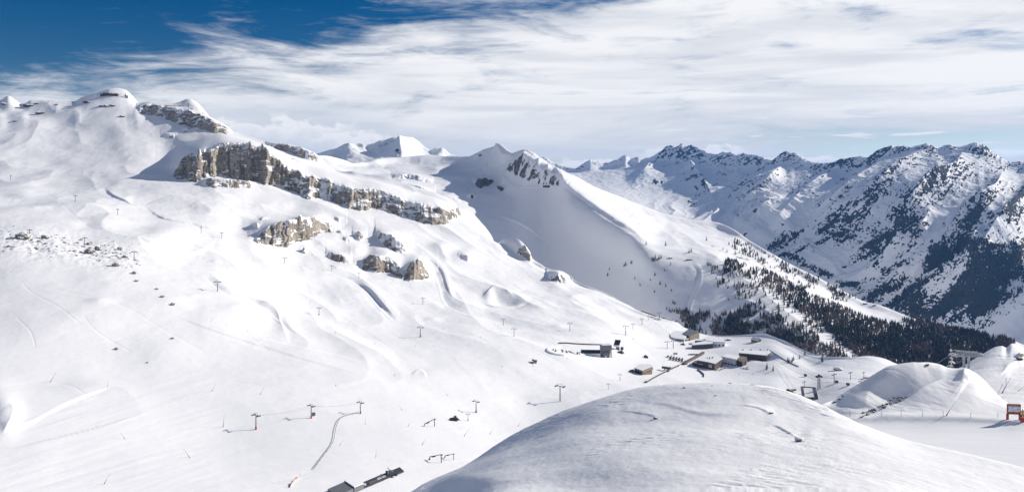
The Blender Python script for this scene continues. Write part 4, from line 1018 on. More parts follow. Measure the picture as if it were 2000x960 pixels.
for n_, seq in (('farther', [500, 608, 704]),):
    for s_ in (-1, 1):
        pts = [PY_TOP[k]+Vector((2.6*s_, 0, 0)) for k in seq]
        b = MB()
        for a, c in zip(pts[:-1], pts[1:]):
            q = [a.lerp(c, i/8)-Vector((0, 0, 1.6*4*(i/8)*(1-i/8))) for i in range(9)]; b.path(q, 0.035, 4)
        tag(b.build('lift_cable', m_dark), 'thin hauling cable strung between the orange footed lift pylons', 'cable', 'hauling cables of the nearest chairlift')
for (px, py, lab) in [(939, 335, 'tiny lift pylon high on the shaded slope under the snowy peak'), (944, 343, 'tiny second lift pylon down the shaded slope under the snowy peak'), (930, 349, 'tiny lift pylon above the dark outcrop on the shaded slope'), (952, 326, 'tiny topmost lift pylon on the shaded slope'), (913, 371, 'tiny lift pylon on the snow knob in the side valley'), (886, 391, 'tiny lowest lift pylon in the side valley')]:
    g = R.at(px, py); put(pyl_plain, g, 0.6, lab, 'lift pylon', 'small pylons in the side valley', 5.0*g.y/F/11.5)
g = PY_TOP[608]; gb = B.at(612, 812)
mt = MB(); mt.tube((0, -0.15, 0), (0, 0.15, 0), 1.8, 1.8, 14); o = mt.build('safety_mat', m_grey); o.location = gb+Vector((0, 0, 1.6)); o.rotation_euler = (0.2, 0, 0.5); tag(o, 'round grey safety mat leaning beside an orange footed lift pylon', 'safety mat')

# ------------------------------------------------------------------ snow lances
def make_lance(name, lean, base):
    t = thing(name, 'snow making lance', 'snow lance')
    d = Vector((math.sin(lean), 0, math.cos(lean)))
    MB().tube((0, 0, -0.5), (0, 0, 0.5), 0.40, 0.34, 8).tube((0, 0, 0.5), d*0.9+Vector((0, 0, 0.5)), 0.30, 0.26, 8).build('foot', base, t)
    MB().tube(Vector((0, 0, 0.6)), d*3.8+Vector((0, 0, 0.5)), 0.20, 0.17, 7).build('sleeve', base, t)
    p_ = MB().tube(d*3.6+Vector((0, 0, 0.5)), d*9.0+Vector((0, 0, 0.5)), 0.085, 0.06, 6).build('pole', m_steel, t)
    MB().tube(d*8.9+Vector((0, 0, 0.5)), d*9.4+Vector((0, 0, 0.5)), 0.13, 0.11, 7).build('nozzle_head', m_dark, p_)
    return proto(t)
lan = {'r': make_lance('snow_lance', 0.55, m_red), 'u': make_lance('snow_lance', 0.08, m_orange), 'l': make_lance('snow_lance', -0.6, m_red), 'd': make_lance('snow_lance', 0.5, m_dark)}
LG = 'snow lances along the pistes'
lances = [
 (99, 745, 18, 'r', 'leaning red snow lance at the upper edge of the shaded snow hollow'), (210, 755, 10, 'u', 'upright lance at the start of the ridge line in the snow'), (244, 857, 8, 'l', 'small dark red lance alone on the striped piste'),
 (204, 944, 20, 'r', 'red snow lance nearest the lower picture edge with a long thin pole'), (370, 893, 18, 'l', 'red snow lance leaning back on the striped piste'), (436, 833, 20, 'u', 'upright orange lance beside the shadow of the nearest lift pylon'),
 (414, 763, 13, 'r', 'red leaning lance on the flat above the nearest lift pylon'), (508, 770, 14, 'd', 'thin grey leaning lance on the flat above the lift pylons'), (664, 869, 13, 'r', 'orange red lance just right of the rope line'), (713, 828, 5, 'u', 'short red stump of a lance right of the rope line'),
 (734, 892, 9, 'u', 'short orange lance above the dark lift platform'), (785, 800, 9, 'l', 'small red lance at the edge of the rolling flat'), (797, 832, 7, 'd', 'small dark lance left of the angled steel frame'), (825, 868, 15, 'd', 'dark lance with long pale pole above the paired steel frames'),
 (907, 851, 16, 'r', 'red lance with long pole below the grooming machine'), (874, 772, 6, 'l', 'tiny lance on the flat above the far pylon'), (957, 847, 13, 'd', 'faint thin lance just left of the knoll edge'), (1012, 832, 10, 'd', 'dark lance at the knoll edge'),
 (654, 651, 6, 'd', 'tiny dark lance beside the piste below the red footed pylon'), (559, 570, 4, 'd', 'tiny lance above the banked snow track'), (605, 591, 4, 'd', 'tiny lance right of the banked snow track'), (470, 538, 3, 'r', 'tiny red marker lance above the banked snow track'),
 (20, 532, 5, 'r', 'small red lance below the boulder field'), (236, 548, 4, 'u', 'tiny orange lance below the boulder field'), (412, 628, 3, 'r', 'tiny red lance on the long rolling piste'), (441, 634, 4, 'r', 'tiny red lance, second on the long rolling piste'), (483, 646, 4, 'r', 'tiny red lance, third on the long rolling piste'),
 (938, 660, 6, 'd', 'tiny grey lance between two pylons on the middle flat'), (978, 648, 6, 'u', 'tiny lance by the middle flat track'), (865, 643, 4, 'd', 'tiny dark lance right of the tall red footed pylon'), (810, 677, 5, 'd', 'tiny dark lance below the tall red footed pylon'), (731, 672, 5, 'd', 'tiny pale lance at the head of the snow hollow')]
for px, py, hp, k, lab in lances:
    g = B.at(px, py); put(lan[k], g, rnd.uniform(-0.3, 0.3), lab, 'snow lance', LG, max(0.55, hp*g.y/F/8.6))
for (S_, px, py, hp, k, lab, lean) in [(M, 1849, 811, 27, 'r', 'red snow lance on the berm in front of the pyramid mound', 0), (H, 1942, 784, 32, 'r', 'red snow lance with long pole beside the map board', 0.2), (H, 1958, 767, 28, 'r', 'red snow lance farther up behind the map board', 0.1), (H, 1989, 763, 18, 'u', 'orange lance stump at the right picture edge', 0)]:
    g = S_.at(px, py); o = put(lan[k], g, lean, lab, 'snow lance', LG, hp*g.y/F/8.2)
    if k == 'u': o.rotation_euler = (0, 0.75, 0)

# ------------------------------------------------------------------ boulders
def boulder_mesh(seed, mat, flat=0.6):
    bm = bmesh.new(); bmesh.ops.create_icosphere(bm, subdivisions=3, radius=1.0)
    from mathutils import noise as mn
    for v in bm.verts:
        p_ = v.co.copy(); q = p_*0.9+Vector((seed*7.1, seed*3.3, seed))
        k = 1+0.45*mn.noise(q)+0.25*mn.noise(q*2.3)+0.1*mn.noise(q*5)
        v.co = Vector((p_.x*1.25*k, p_.y*k, p_.z*flat*k))
        v.co.x = round(v.co.x/0.22)*0.22*0.5+v.co.x*0.5
    me = bpy.data.meshes.new('boulder'); bm.to_mesh(me); bm.free(); me.materials.append(mat); return me
bmesh_l = [boulder_mesh(i+1, m_rock, 0.55+0.1*(i % 3)) for i in range(4)]; bmesh_d = [boulder_mesh(i+9, m_rockd, 0.6) for i in range(3)]
def boulder(S_, px, py, wpx, lab, group=None, dark=False, hz=1.35, asp=1.0):
    g = S_.at(px, py); r = wpx*g.y/F/2.1
    o = bpy.data.objects.new('boulder', rnd.choice(bmesh_d if dark else bmesh_l)); COL.objects.link(o)
    o.location = g+Vector((0, 0, r*0.3*hz)); o.scale = (r, r*rnd.uniform(.8, 1.2), r*hz); o.rotation_euler = (rnd.uniform(-.2, .2), rnd.uniform(-.2, .2), rnd.uniform(-0.5, .5))
    return tag(o, lab, 'boulder', group)
for a in [(44, 466, 22, 'largest dark boulder, under the pylon in the boulder field'), (88, 465, 11, 'flat dark boulder beside the largest boulder'), (174, 477, 8, 'pointed grey boulder right of the middle pylon'), (192, 487, 11, 'grey boulder on the right part of the boulder field'), (175, 494, 16, 'wide dark boulder below the middle pylon'),
          (234, 487, 9, 'tan boulder at the upper right of the boulder field'), (226, 519, 11, 'grey boulder at the lower right of the boulder field'), (243, 503, 8, 'boulder under the leaning pylon'), (337, 595, 8, 'lone boulder far below the boulder field on smooth snow'), (317, 580, 7, 'lone dark boulder, second on the smooth snow below the field'),
          (306, 565, 5, 'small boulder, topmost of the three on the smooth snow'), (262, 534, 8, 'boulder at the lowest tip of the boulder field'), (267, 549, 6, 'small boulder just under the tip of the boulder field'), (337, 661, 6, 'small dark boulder on the blank rolling snow'), (227, 682, 7, 'thin dark stone poking from the snow hollow'), (288, 708, 4, 'tiny stone on the blank snow')]:
    boulder(B, *a)
for k in range(140):
    u_ = rnd.random(); px = 275*u_**0.9; py = 462+46*u_+rnd.gauss(0, 13)*(1-0.3*u_)
    boulder(B, px, py, max(1.6, rnd.lognormvariate(1.0, 0.45)), 'small snow dusted boulder strewn in the boulder field', 'small stones of the boulder field', hz=1.15)
for a in [(55, 208, 16, 'dark crag on the skyline left of the summit dome'), (170, 201, 14, 'dark crag at the left shoulder of the summit dome'), (80, 222, 14, 'dark rocks below the skyline crag'), (200, 208, 11, 'dark rock on the summit dome face'), (220, 207, 10, 'dark rock right of the other on the summit dome face'), (240, 228, 9, 'single rock lower on the summit dome face'), (8, 204, 12, 'dark rocks at the far left end of the skyline'), (110, 205, 6, 'low dark stones along the skyline'), (72, 203, 8, 'flat dark stones on the skyline'), (30, 237, 8, 'faint stones under the left skyline'), (362, 257, 5, 'small rock below the summit cliff'), (335, 268, 7, 'small dark rock beside the shaded hollow')]:
    boulder(B, *a, dark=True, hz=0.7)
for a in [(1282, 817, 13, 'dark rock at the end of the left wind lip on the knoll'), (1507, 806, 10, 'narrow dark rock at the end of the upper wind lip on the knoll'), (1337, 757, 8, 'small dark rocks near the crest of the knoll'), (1391, 753, 4, 'tiny rock below the knoll crest'), (1398, 772, 5, 'tiny flat rock lower on the knoll'), (1227, 911, 3, 'tiny dark stone alone on the lower knoll')]:
    boulder(K, a[0], a[1], a[2]*.75, a[3], dark=True, hz=.9)
boulder(K, 1562, 861, 15, 'brown rock poking out of the wind scoop on the knoll', hz=1.2)
for a in [(1428, 743.5, 8, 'flat dark stones on the knoll crest'), (1470, 749.5, 7, 'flat dark stones farther right on the knoll crest')]: boulder(K, *a, dark=True, hz=0.4)
for k in range(30):
    t_ = rnd.random(); px = 1684+t_*86+rnd.gauss(0, 4); py = 812-t_*38+rnd.gauss(0, 3)
    boulder(M, px, py, rnd.uniform(2.5, 7), 'dark rock in the stony rib below the pyramid mound', 'dark rocks of the stony rib', dark=True)
for a in [(1647, 773, 5, 'dark rock on the left flank of the pyramid mound'), (1640, 779, 6, 'dark rock, second on the left flank of the pyramid mound'), (1631, 785, 5, 'dark rock lowest on the left flank of the pyramid mound'), (1811, 713.5, 7, 'dark rock near the rounded top of the mound')]: boulder(M, *a, dark=True)
boulder(H, 1992, 702, 10, 'dark rock on the snow hill behind the map board', dark=True)
boulder(B, 1638, 722, 18, 'brown rocky knob beside the piste', hz=0.7)

# ------------------------------------------------------------------ trees
def conifer(seed, fir=True, snowy=False):
    r_ = random.Random(seed); cr = MB(); tiers = 7 if fir else 8
    for k in range(tiers):
        f = k/(tiers-1); z = 0.13+0.80*f; rad = (0.205*(1-f)**0.75+0.02)*(1 if fir else 0.8); n = 7 if fir else 6
        a0 = r_.random()*6
        for i in range(n):
            if r_.random() < (0.10 if fir else 0.22): continue
            a = a0+i*2*math.pi/n+r_.uniform(-.25, .25); L = rad*r_.uniform(0.65, 1.25); w = L*(0.50 if fir else 0.30)
            d = Vector((math.cos(a), math.sin(a), 0)); s_ = Vector((-d.y, d.x, 0)); dz = -0.05 if fir else 0.015
            b0 = Vector((0, 0, z+0.035)); tip = d*L+Vector((0, 0, z+dz-0.05*r_.random()))
            ml = d*L*0.55+s_*w+Vector((0, 0, z-0.01)); mr = d*L*0.55-s_*w+Vector((0, 0, z-0.01)); dn = d*L*0.45+Vector((0, 0, z-0.055))
            cr.add([b0, ml, tip, mr, dn], [(0, 1, 2), (0, 2, 3), (1, 4, 2), (3, 2, 4)])
    cr.add([(0.03, 0, 0.9), (-0.015, 0.026, 0.9), (-0.015, -0.026, 0.9), (0, 0, 1.02)], [(0, 1, 3), (1, 2, 3), (2, 0, 3)])
    tk = MB().tube((0, 0, -0.06), (0, 0, 0.9), 0.022, 0.006, 6)
    return cr, tk
TP = []
for i in range(5):
    fir = i < 3; cr, tk = conifer(50+i, fir)
    t = thing('pine_tree' if fir else 'larch_tree', 'dark conifer', 'tree')
    cr.build('crown', m_fir if fir else m_larch, t); tk.build('trunk', m_bark, t); TP.append(proto(t))
TPm = [kids(t)[0].data for t in TP]; TKm = [kids(t)[1].data for t in TP]
def inside(px, py, poly):
    ins = np.zeros(px.shape, bool); n = len(poly)
    for i in range(n):
        (ax, ay), (bx, by) = poly[i], poly[(i+1) % n]
        if by != ay: ins ^= ((ay > py) != (by > py)) & (px < (bx-ax)*(py-ay)/(by-ay)+ax)
    return ins
nF = 60000
fx = nr_.uniform(1300, 2010, nF); fy = nr_.uniform(440, 745, nF)
cl = fbm(fx/26, fy/16, 3, .55, 401)
dens = np.zeros(nF)
def dp(poly, d, lo=-2.0, hi=-1.0): 
    global dens
    dens = np.where(inside(fx, fy, poly), np.maximum(dens, d*sst(lo, hi, cl)), dens)
dp([(1380, 515), (1480, 540), (1560, 590), (1620, 640), (1690, 700), (1740, 735), (1640, 720), (1560, 690), (1500, 655), (1440, 610), (1400, 560)], 0.26, -0.45, 0.25)
dp([(1436, 468), (1480, 484), (1560, 528), (1650, 572), (1700, 596), (1655, 596), (1590, 572), (1520, 535), (1460, 500), (1420, 480)], 0.55, -0.5, 0.2)
dp([(1420, 505), (1500, 530), (1580, 568), (1660, 605), (1700, 625), (1640, 632), (1560, 590), (1480, 552), (1410, 530)], 0.9, -0.6, 0.0)
dp([(1600, 588), (1700, 622), (1800, 645), (1880, 652), (1985, 668), (1965, 690), (1900, 735), (1800, 735), (1740, 700), (1690, 668), (1620, 620)], 1.0)
dp([(1755, 606), (1800, 622), (1860, 640), (1900, 648), (1985, 666), (1900, 664), (1800, 645), (1752, 622)], 1.0)
dp([(1500, 560), (1580, 590), (1660, 640), (1720, 680), (1790, 730), (1740, 735), (1680, 700), (1610, 640), (1540, 590)], 1.0, -1.2, -0.5)
dp([(1320, 606), (1400, 616), (1470, 606), (1520, 630), (1575, 690), (1500, 662), (1420, 662), (1340, 646)], 0.75, -0.5, 0.1)
dp([(1510, 600), (1580, 640), (1660, 700), (1640, 722), (1560, 690), (1500, 655)], 0.5, -0.4, 0.2)
dens[inside(fx, fy, [(1640, 588), (1700, 590), (1760, 604), (1790, 626), (1755, 622), (1690, 604), (1650, 598)])] = 0
dens[inside(fx, fy, [(1570, 556), (1500, 528), (1480, 518), (1520, 528), (1580, 552)])] *= 0.15
ok = nr_.random_sample(nF) < dens*0.62
fx, fy, cl = fx[ok], fy[ok], cl[ok]
trees = []
for px, py in zip(fx, fy):
    g = R.at(px, py); k = int(np.clip((px-R.px[0])/R.step, 0, len(R.px)-1))
    trees.append((g, px, py))
lone = [(1232, 514), (1234, 515), (1219, 521), (1222, 519), (1190, 527), (1187, 537), (1186, 539), (1273, 506), (1277, 508), (1280, 505), (1284, 508), (1287, 506), (1291, 504), (1275, 510), (1310, 517), (1298, 529), (1279, 538), (1278, 571), (1270, 548), (1250, 558), (1314, 592), (1318, 594), (1307, 608), (1310, 610), (1313, 607), (1317, 609), (1321, 611), (1302, 604), (1391, 529), (1394, 534), (1402, 528), (1405, 531), (1346, 494), (1350, 492), (1436, 497), (1444, 494), (1452, 497), (1420, 492), (1412, 488), (1380, 470), (1300, 480), (1262, 478), (1240, 545), (1289, 556), (1300, 560), (1311, 568), (1330, 614), (1334, 611), (1337, 616)]
trees.sort(key=lambda t: t[0].y)
near = []
LAB = ('dark conifer standing in the forest below the middle ridge', 'bare brownish larch standing in the forest below the middle ridge')
for px, py in lone:
    g = R.at(px, py); i = rnd.randrange(3); h = rnd.uniform(7, 12)*g.y/1800
    put(TP[i], g, rnd.uniform(0, 6), 'small dark conifer growing alone on the shaded snow slope of the middle ridge', 'tree', 'lone conifers on the shaded slope', (h*1.15, h*1.15, h))
extra = [(1379, 648), (1393, 652), (1408, 650), (1498, 719), (1497, 722), (1510, 724), (1463, 705), (1456, 712), (1550, 703), (1547, 707), (1538, 705), (1541, 708), (1562, 700), (1605, 704), (1606, 706), (1585, 689), (1572, 693)]
for px, py in extra:
    g = B.at(px, py); h = rnd.uniform(6, 9)
    put(TP[rnd.randrange(3)], g, rnd.uniform(0, 6), 'small dark conifer standing among the resort buildings and pistes', 'tree', 'conifers around the resort', (h*1.1, h*1.1, h))
NT_ = 230
def th(px, py, i): return (7+7*rnd.random()**1.5 if i < 3 else rnd.uniform(7, 12))*(1.0 if py > 600 else 0.9)
def pick(px, py): return rnd.choice((3, 4, 4, 0)) if (vn(np.array([px/40.]), np.array([py/18.]), 77)[0] > 0.02 or rnd.random() < .12) else rnd.randrange(3)
for g, px, py in trees[:NT_]:
    i = pick(px, py); h = th(px, py, i)
    put(TP[i], g, rnd.uniform(0, 6), LAB[0 if i < 3 else 1], 'tree', 'conifers of the near forest edge' if i < 3 else 'larches of the near forest edge', (h*1.1, h*1.1, h))
# the rest of the wood is one mass
def mesh_np(me):
    v = np.empty(len(me.vertices)*3, np.float32); me.vertices.foreach_get('co', v)
    return v.reshape(-1, 3), [tuple(p.vertices) for p in me.polygons]
def forest(items, srcs, name, mats):
    SV = [mesh_np(m) for m in srcs]; V = []; Fc = []; MI = []; o = 0
    for g, i, h, a in items:
        v, f = SV[i]; c, s_ = math.cos(a), math.sin(a)
        w = np.stack([(v[:, 0]*c-v[:, 1]*s_)*h*1.1, (v[:, 0]*s_+v[:, 1]*c)*h*1.1, v[:, 2]*h], 1)+np.array(g)
        V.append(w); Fc += [tuple(q+o for q in p_) for p_ in f]; MI += [0 if i < 3 else 1]*len(f); o += len(v)
    me = bpy.data.meshes.new(name); me.from_pydata(np.concatenate(V).tolist(), [], Fc)
    for m in mats: me.materials.append(m)
    me.polygons.foreach_set('material_index', MI)
    ob = bpy.data.objects.new(name, me); COL.objects.link(ob); ob['kind'] = 'stuff'; return ob
LP = []
for i in range(5):       # plainer copies for the depth of the wood
    r_ = random.Random(400+i); b = MB(); fir = i < 3
    for k in range(6):
        f = k/5; z = 0.12+0.74*f; rad = (0.215*(1-f)**0.7+0.03)*(1 if fir else .85); n = 5; a0 = r_.random()*6
        vs = [(0, 0, z+0.22)]
        for j in range(n*2):
            a = a0+j*math.pi/n; L = rad*(r_.uniform(.8, 1.25) if j % 2 == 0 else r_.uniform(.35, .6)); vs.append((math.cos(a)*L, math.sin(a)*L, z-(.04 if j % 2 == 0 else -.02)))
        b.add(vs, [(0, 1+j, 1+(j+1) % (2*n)) for j in range(2*n)])
    b.add([(.02, 0, -.05), (-.01, .018, -.05), (-.01, -.018, -.05), (0, 0, .6)], [(0, 1, 3), (1, 2, 3), (2, 0, 3)])
    me = bpy.data.meshes.new('plain'); me.from_pydata(b.v, [], b.f); LP.append(me)
items = []
for g, px, py in trees[NT_:]:
    i = pick(px, py); items.append((g, i, th(px, py, i), rnd.uniform(0, 6)))
forest(items, LP, 'forest', [m_fir, m_larch])
print('trees', len(trees))
# the far wood on the foot of the great range
wv = (W.dense > 0.45) & W.seen & (HZ-F*W.Z/W.Y > 455) & (W.rock > 0.4)
wi = np.argwhere(wv); wi = wi[nr_.choice(len(wi), min(len(wi), 3200), replace=False)]
tiny = MB()
for i in range(5): 
    a = i*2*math.pi/5; b_ = (i+1)*2*math.pi/5
    tiny.add([(0.2*math.cos(a), 0.2*math.sin(a), 0), (0.2*math.cos(b_), 0.2*math.sin(b_), 0), (0, 0, 1)], [(0, 1, 2)])
tm = bpy.data.meshes.new('tiny'); tm.from_pydata(tiny.v, [], tiny.f)
forest([(Vector((W.X[r, c], W.Y[r, c], W.Z[r, c]-1)), 0, rnd.uniform(9, 16), 0) for r, c in wi], [tm], 'forest', [m_fir])
bpy.data.meshes.remove(tm)
for a in [(1283, 624, 22), (1272, 619, 12), (1310, 625, 18), (1320, 627, 12), (1296, 622, 12), (1692, 738, 12), (1684, 741, 10), (1680, 745, 8)]:
    g = B.at(a[0], a[1]); b = MB(); w_ = a[2]*g.y/F
    for k in range(70):
        p_ = Vector((rnd.gauss(0, w_*.28), rnd.gauss(0, w_*.2), 0)); d = Vector((rnd.gauss(0, .5), rnd.gauss(0, .5), 1)).normalized()*rnd.uniform(.12, .26)*w_
        b.tube(p_-Vector((0, 0, .3)), p_+d, 0.14, 0.05, 4)
    o = b.build('bush', m_larch); o.location = g; tag(o, 'leafless brown bush sticking out of the snow at the edge of the slope', 'bush', 'leafless bushes at the slope edges')
# rimed tree beside the cableway pylon
g = Vector(((1857-1000)/F*205, 205, (HZ-728)/F*205)); cr, tk = conifer(99, True); t = thing('pine_tree', 'rime coated slim conifer standing beside the big cableway pylon', 'tree', g); t.scale = (7.4,)*3
cr.build('crown', m_frosttree, t); tk.build('trunk', m_bark, t); t.scale = (5.2, 5.2, 7.6)
# ------------------------------------------------------------------ buildings at the resort
def rect_windows(parent, p0, p1, z0, z1, n, rows, mat, frac=0.55, off=0.06, name='window'):
    """windows set proud of a wall running p0 -> p1"""
    p0 = Vector((p0[0], p0[1], 0)); p1 = Vector((p1[0], p1[1], 0)); d = (p1-p0); L = d.length; d.normalize(); nrm = Vector((d.y, -d.x, 0))
    for r in range(rows):
        zz0 = z0+(z1-z0)*(r+0.22)/rows; zz1 = z0+(z1-z0)*(r+0.82)/rows
        for k in range(n):
            c = p0+d*(L*(k+0.5)/n); w = L/n*frac/2
            b = MB(); a0 = c-d*w; a1 = c+d*w
            b.add([a0+nrm*off+Vector((0, 0, zz0)), a1+nrm*off+Vector((0, 0, zz0)), a1+nrm*off+Vector((0, 0, zz1)), a0+nrm*off+Vector((0, 0, zz1)),
                   a0-nrm*0.1+Vector((0, 0, zz0)), a1-nrm*0.1+Vector((0, 0, zz0)), a1-nrm*0.1+Vector((0, 0, zz1)), a0-nrm*0.1+Vector((0, 0, zz1))], [(0, 1, 2, 3), (4, 7, 6, 5), (0, 4, 5, 1), (3, 2, 6, 7), (0, 3, 7, 4), (1, 5, 6, 2)])
            b.build(name, mat, parent)
def house(name, label, cat, roof, base, h, wall, roofm=None, snow=0.5, over=0.0, windows=(), depth_fix=None):
    """a flat roofed block whose roof outline is given by its corners as seen; base = where its front foot stands"""
    g = B.at(*base); zt = g.z+h
    pts = [unp(x, y, zt) for x, y in roof]
    c = sum(pts, Vector())/len(pts); c.z = g.z
    poly = [(p.x-c.x, p.y-c.y) for p in pts]
    t = thing(name, label, cat, c)
    MB().prism(poly, -6.0, h-snow).build('wall', wall, t)
    k = 1.0+over
    MB().prism([(x*k, y*k) for x, y in poly], h-snow+0.004, h).build('roof', roofm or m_roof, t)
    for (i, j, z0, z1, n, rows, mat, fr) in windows:
        a, b_ = poly[i], poly[j]
        rect_windows(t, a, b_, z0, z1, n, rows, mat, fr)
    return t, poly, h
t, poly, h = house('hotel', 'brown clad hotel with a flat snowy roof and vents', 'hotel', [(1361, 702), (1384, 706), (1396, 709), (1411, 699), (1396, 690), (1377, 690)], (1397, 721), 10.0, m_brick, over=0.02,
    windows=[(0, 1, 1.0, 7.0, 4, 2, m_glass, 0.4), (2, 3, 1.0, 7.5, 4, 2, m_glass, 0.5)])
for dx, dy in ((-4, 2), (0, 4), (3, 1), (5, 6), (-2, -3)): MB().box((dx, dy, h+0.5), (1.2, 1.2, 1.0)).build('vent', m_dark, t)
a, b_ = Vector(poly[1]), Vector(poly[2]); rect_windows(t, a, a.lerp(b_, .55), 0.4, 8.2, 1, 1, m_white, 0.95, 0.12, 'stair_panel'); rect_windows(t, a.lerp(b_, .05), a.lerp(b_, .5), 0.8, 8.0, 2, 3, m_glass, 0.5, 0.2)
house('hotel_annex', 'low dark annex with a snow strip at the foot of the brown hotel', 'annex', [(1352, 706), (1372, 711), (1376, 709), (1358, 703)], (1362, 717), 5.0, m_dwood, windows=[(0, 1, 0.8, 4.0, 5, 1, m_glass, .6)])
house('restaurant', 'white cubic restaurant with dark ground floor windows beside the brown hotel', 'restaurant', [(1409, 695), (1438, 701), (1444, 694), (1422, 690)], (1425, 713), 11.0, m_white, windows=[(0, 1, 0.3, 3.6, 5, 1, m_glass, .72)])
t, poly, h = house('sun_terrace', 'raised timber sun terrace with dark walls beside the white restaurant', 'terrace', [(1440, 703), (1450, 706), (1459, 696.5), (1446, 695)], (1449, 716), 6.5, m_dwood, m_wood, snow=0.3, windows=[(0, 1, 0.4, 5.0, 3, 2, m_glass, .6)])
b = MB(); 
for i in range(4):
    p, q = Vector((*poly[i], h+0.95)), Vector((*poly[(i+1) % 4], h+0.95)); b.tube(p, q, 0.09, n=5)
    for k in range(6): r_ = p.lerp(q, k/6); b.tube(r_, r_-Vector((0, 0, 1)), 0.05, n=4)
b.build('railing', m_dark, t)
for k in range(7):
    t2 = t.location+Vector((rnd.uniform(-7, 5), rnd.uniform(-6, 6), h)); pb = MB().tube((0, 0, 0), (0, 0, 2.2), 0.06, n=5); o = thing('parasol', 'closed white parasol on the raised timber sun terrace', 'parasol', t2, 0, 'parasols on the timber terrace'); pb.build('pole', m_dark, o); MB().tube((0, 0, 1.0), (0, 0, 2.6), 0.42, 0.1, 8).build('canopy', m_white, o)
t, poly, h = house('lodge', 'long low lodge with dark timber front and row of windows', 'lodge', [(1443, 688), (1497, 693), (1506, 686), (1500, 681), (1490, 685), (1446, 680.5)], (1470, 700), 9.5, m_dwood, over=0.01,
    windows=[(0, 1, 0.5, 6.3, 13, 2, m_glass, .62), (1, 2, 0.4, 6.0, 2, 2, m_glass, .6)])
for x in (-20, -8, 6, 17): MB().box((x, 8, h+0.8), (1.4, 1.4, 1.6)).build('chimney', m_dark, t)
house('station_building', 'white walled cable car station with a broad snowy roof and garage door', 'station', [(1376, 663), (1394, 666.5), (1416, 667), (1413, 659.5), (1380, 656.5)], (1404, 674), 8.5, m_white, windows=[(1, 2, 0.3, 5.0, 3, 1, m_glass, .45)])
house('station_wing', 'long dark glazed station wing with a narrow snow covered roof', 'station', [(1351, 673), (1392, 670), (1393, 666.5), (1376, 665), (1352, 670)], (1352, 679.5), 7.0, m_dark, windows=[(0, 1, 0.6, 4.2, 9, 1, m_glass, .8)])
house('service_block', 'small dark service block with snowy roof behind the glazed wing', 'service block', [(1357, 664.5), (1378, 664), (1376, 660.5), (1357, 661.5)], (1362, 671), 7.0, m_grey, windows=[(0, 1, .5, 3.8, 5, 1, m_glass, .7)])
house('ski_depot', 'tan walled depot carrying a dark solar panel roof', 'depot', [(1334, 650), (1347, 655.5), (1366, 648), (1352, 643), (1344, 642.5)], (1346, 664), 8.0, m_wood, m_solar, snow=0.4, windows=[(0, 1, 0.4, 4.5, 3, 1, m_glass, .6)])
house('forecourt_roof', 'white canopy roof projecting before the solar roofed depot', 'canopy', [(1340, 662), (1352, 658), (1351, 653), (1340, 656)], (1345, 666), 4.0, m_wood)
house('garage', 'half buried garage with thick snow cover and a long dark opening', 'garage', [(1312, 657), (1318, 659), (1337, 661), (1342, 653), (1338, 647), (1319, 645.5), (1309, 652)], (1325, 662), 4.0, m_white, snow=1.4, over=0.05, windows=[(1, 2, -0.5, 2.2, 1, 1, m_glass, .85)])  # dark sheet stands in for the shaded inside of the opening
house('cabin', 'little tent roofed cabin at the end of the white station', 'cabin', [(1420, 661), (1428, 662), (1427, 658), (1421, 657.5)], (1424, 663.5), 3.0, m_dwood, snow=0.9)
def gable(name, label, cat, base, w, d, hw, hr, rz, wall, roofm, door=None, left_roof=None, open_front=False):
    g = B.at(*base); t = thing(name, label, cat, g, rz)
    MB().hull2([(-w/2, -4), (w/2, -4), (w/2, hw), (0, hr-0.25), (-w/2, hw)], 0, d).build('wall', wall, t)
    for s_ in (-1, 1):
        ov = 0.5
        a = [(0, hr), (s_*(w/2+ov), hw-ov*(hr-hw)/(w/2)), (s_*(w/2+ov), hw-ov*(hr-hw)/(w/2)+0.5), (0, hr+0.5)]
        MB().hull2(a, -0.4, d+0.4).build('roof', (left_roof if (s_ < 0 and left_roof) else roofm), t)
    if door: MB().box((door[0], -0.05, door[2]/2), (door[1], 0.2, door[2])).build('door', m_glass, t)
    return t
gable('chalet', 'small timber chalet with a snowy gable roof alone near the forest', 'chalet', (1483, 667), 11, 12, 3.0, 6.0, math.radians(35), m_wood, m_roof, (0, 2, 2.2))
t, poly, h = house('barn', 'timber barn with a snowy roof, planked side and an open dark front', 'barn', [(1239, 717), (1254, 722), (1274, 714), (1269, 710.5), (1248, 710.5)], (1254, 731), 7.0, m_plank, over=0.03, windows=[(0, 1, 0.0, 5.2, 1, 1, m_glass, .9)])  # open front is a dark pane, the shade inside put into its colour
a, b_ = Vector((*poly[1], h)), Vector((*poly[2], h)); d_ = Vector((.5, -.86, 0)).normalized()*2.2
MB().add([a+Vector((0, 0, -.2)), b_+Vector((0, 0, -.2)), b_+d_-Vector((0, 0, 3.4)), a+d_-Vector((0, 0, 3.4)), a+Vector((0, 0, -.7)), b_+Vector((0, 0, -.7)), b_+d_*.9-Vector((0, 0, 3.9)), a+d_*.9-Vector((0, 0, 3.9))], [(0, 1, 2, 3), (7, 6, 5, 4), (0, 4, 5, 1), (2, 6, 7, 3), (1, 5, 6, 2), (0, 3, 7, 4)]).build('side_roof', m_wood, t)
MB().box((poly[0][0]-3.6, poly[0][1]-1.5, 2.4), (7.5, 0.3, 4.8), math.radians(32)).build('door_leaf', m_plank, t)
gable('shed', 'tiny dark shed on the open snow above the timber barn', 'shed', (1263, 699), 4.5, 4.5, 2.0, 3.6, 0.3, m_dwood, m_grey, (0.4, 1.2, 1.8))
gable('hut', 'small lift hut on the upper brow of the middle ridge', 'hut', (1348, 509), 14, 8, 3.2, 5.4, 1.2, m_dwood, m_roof) if False else None
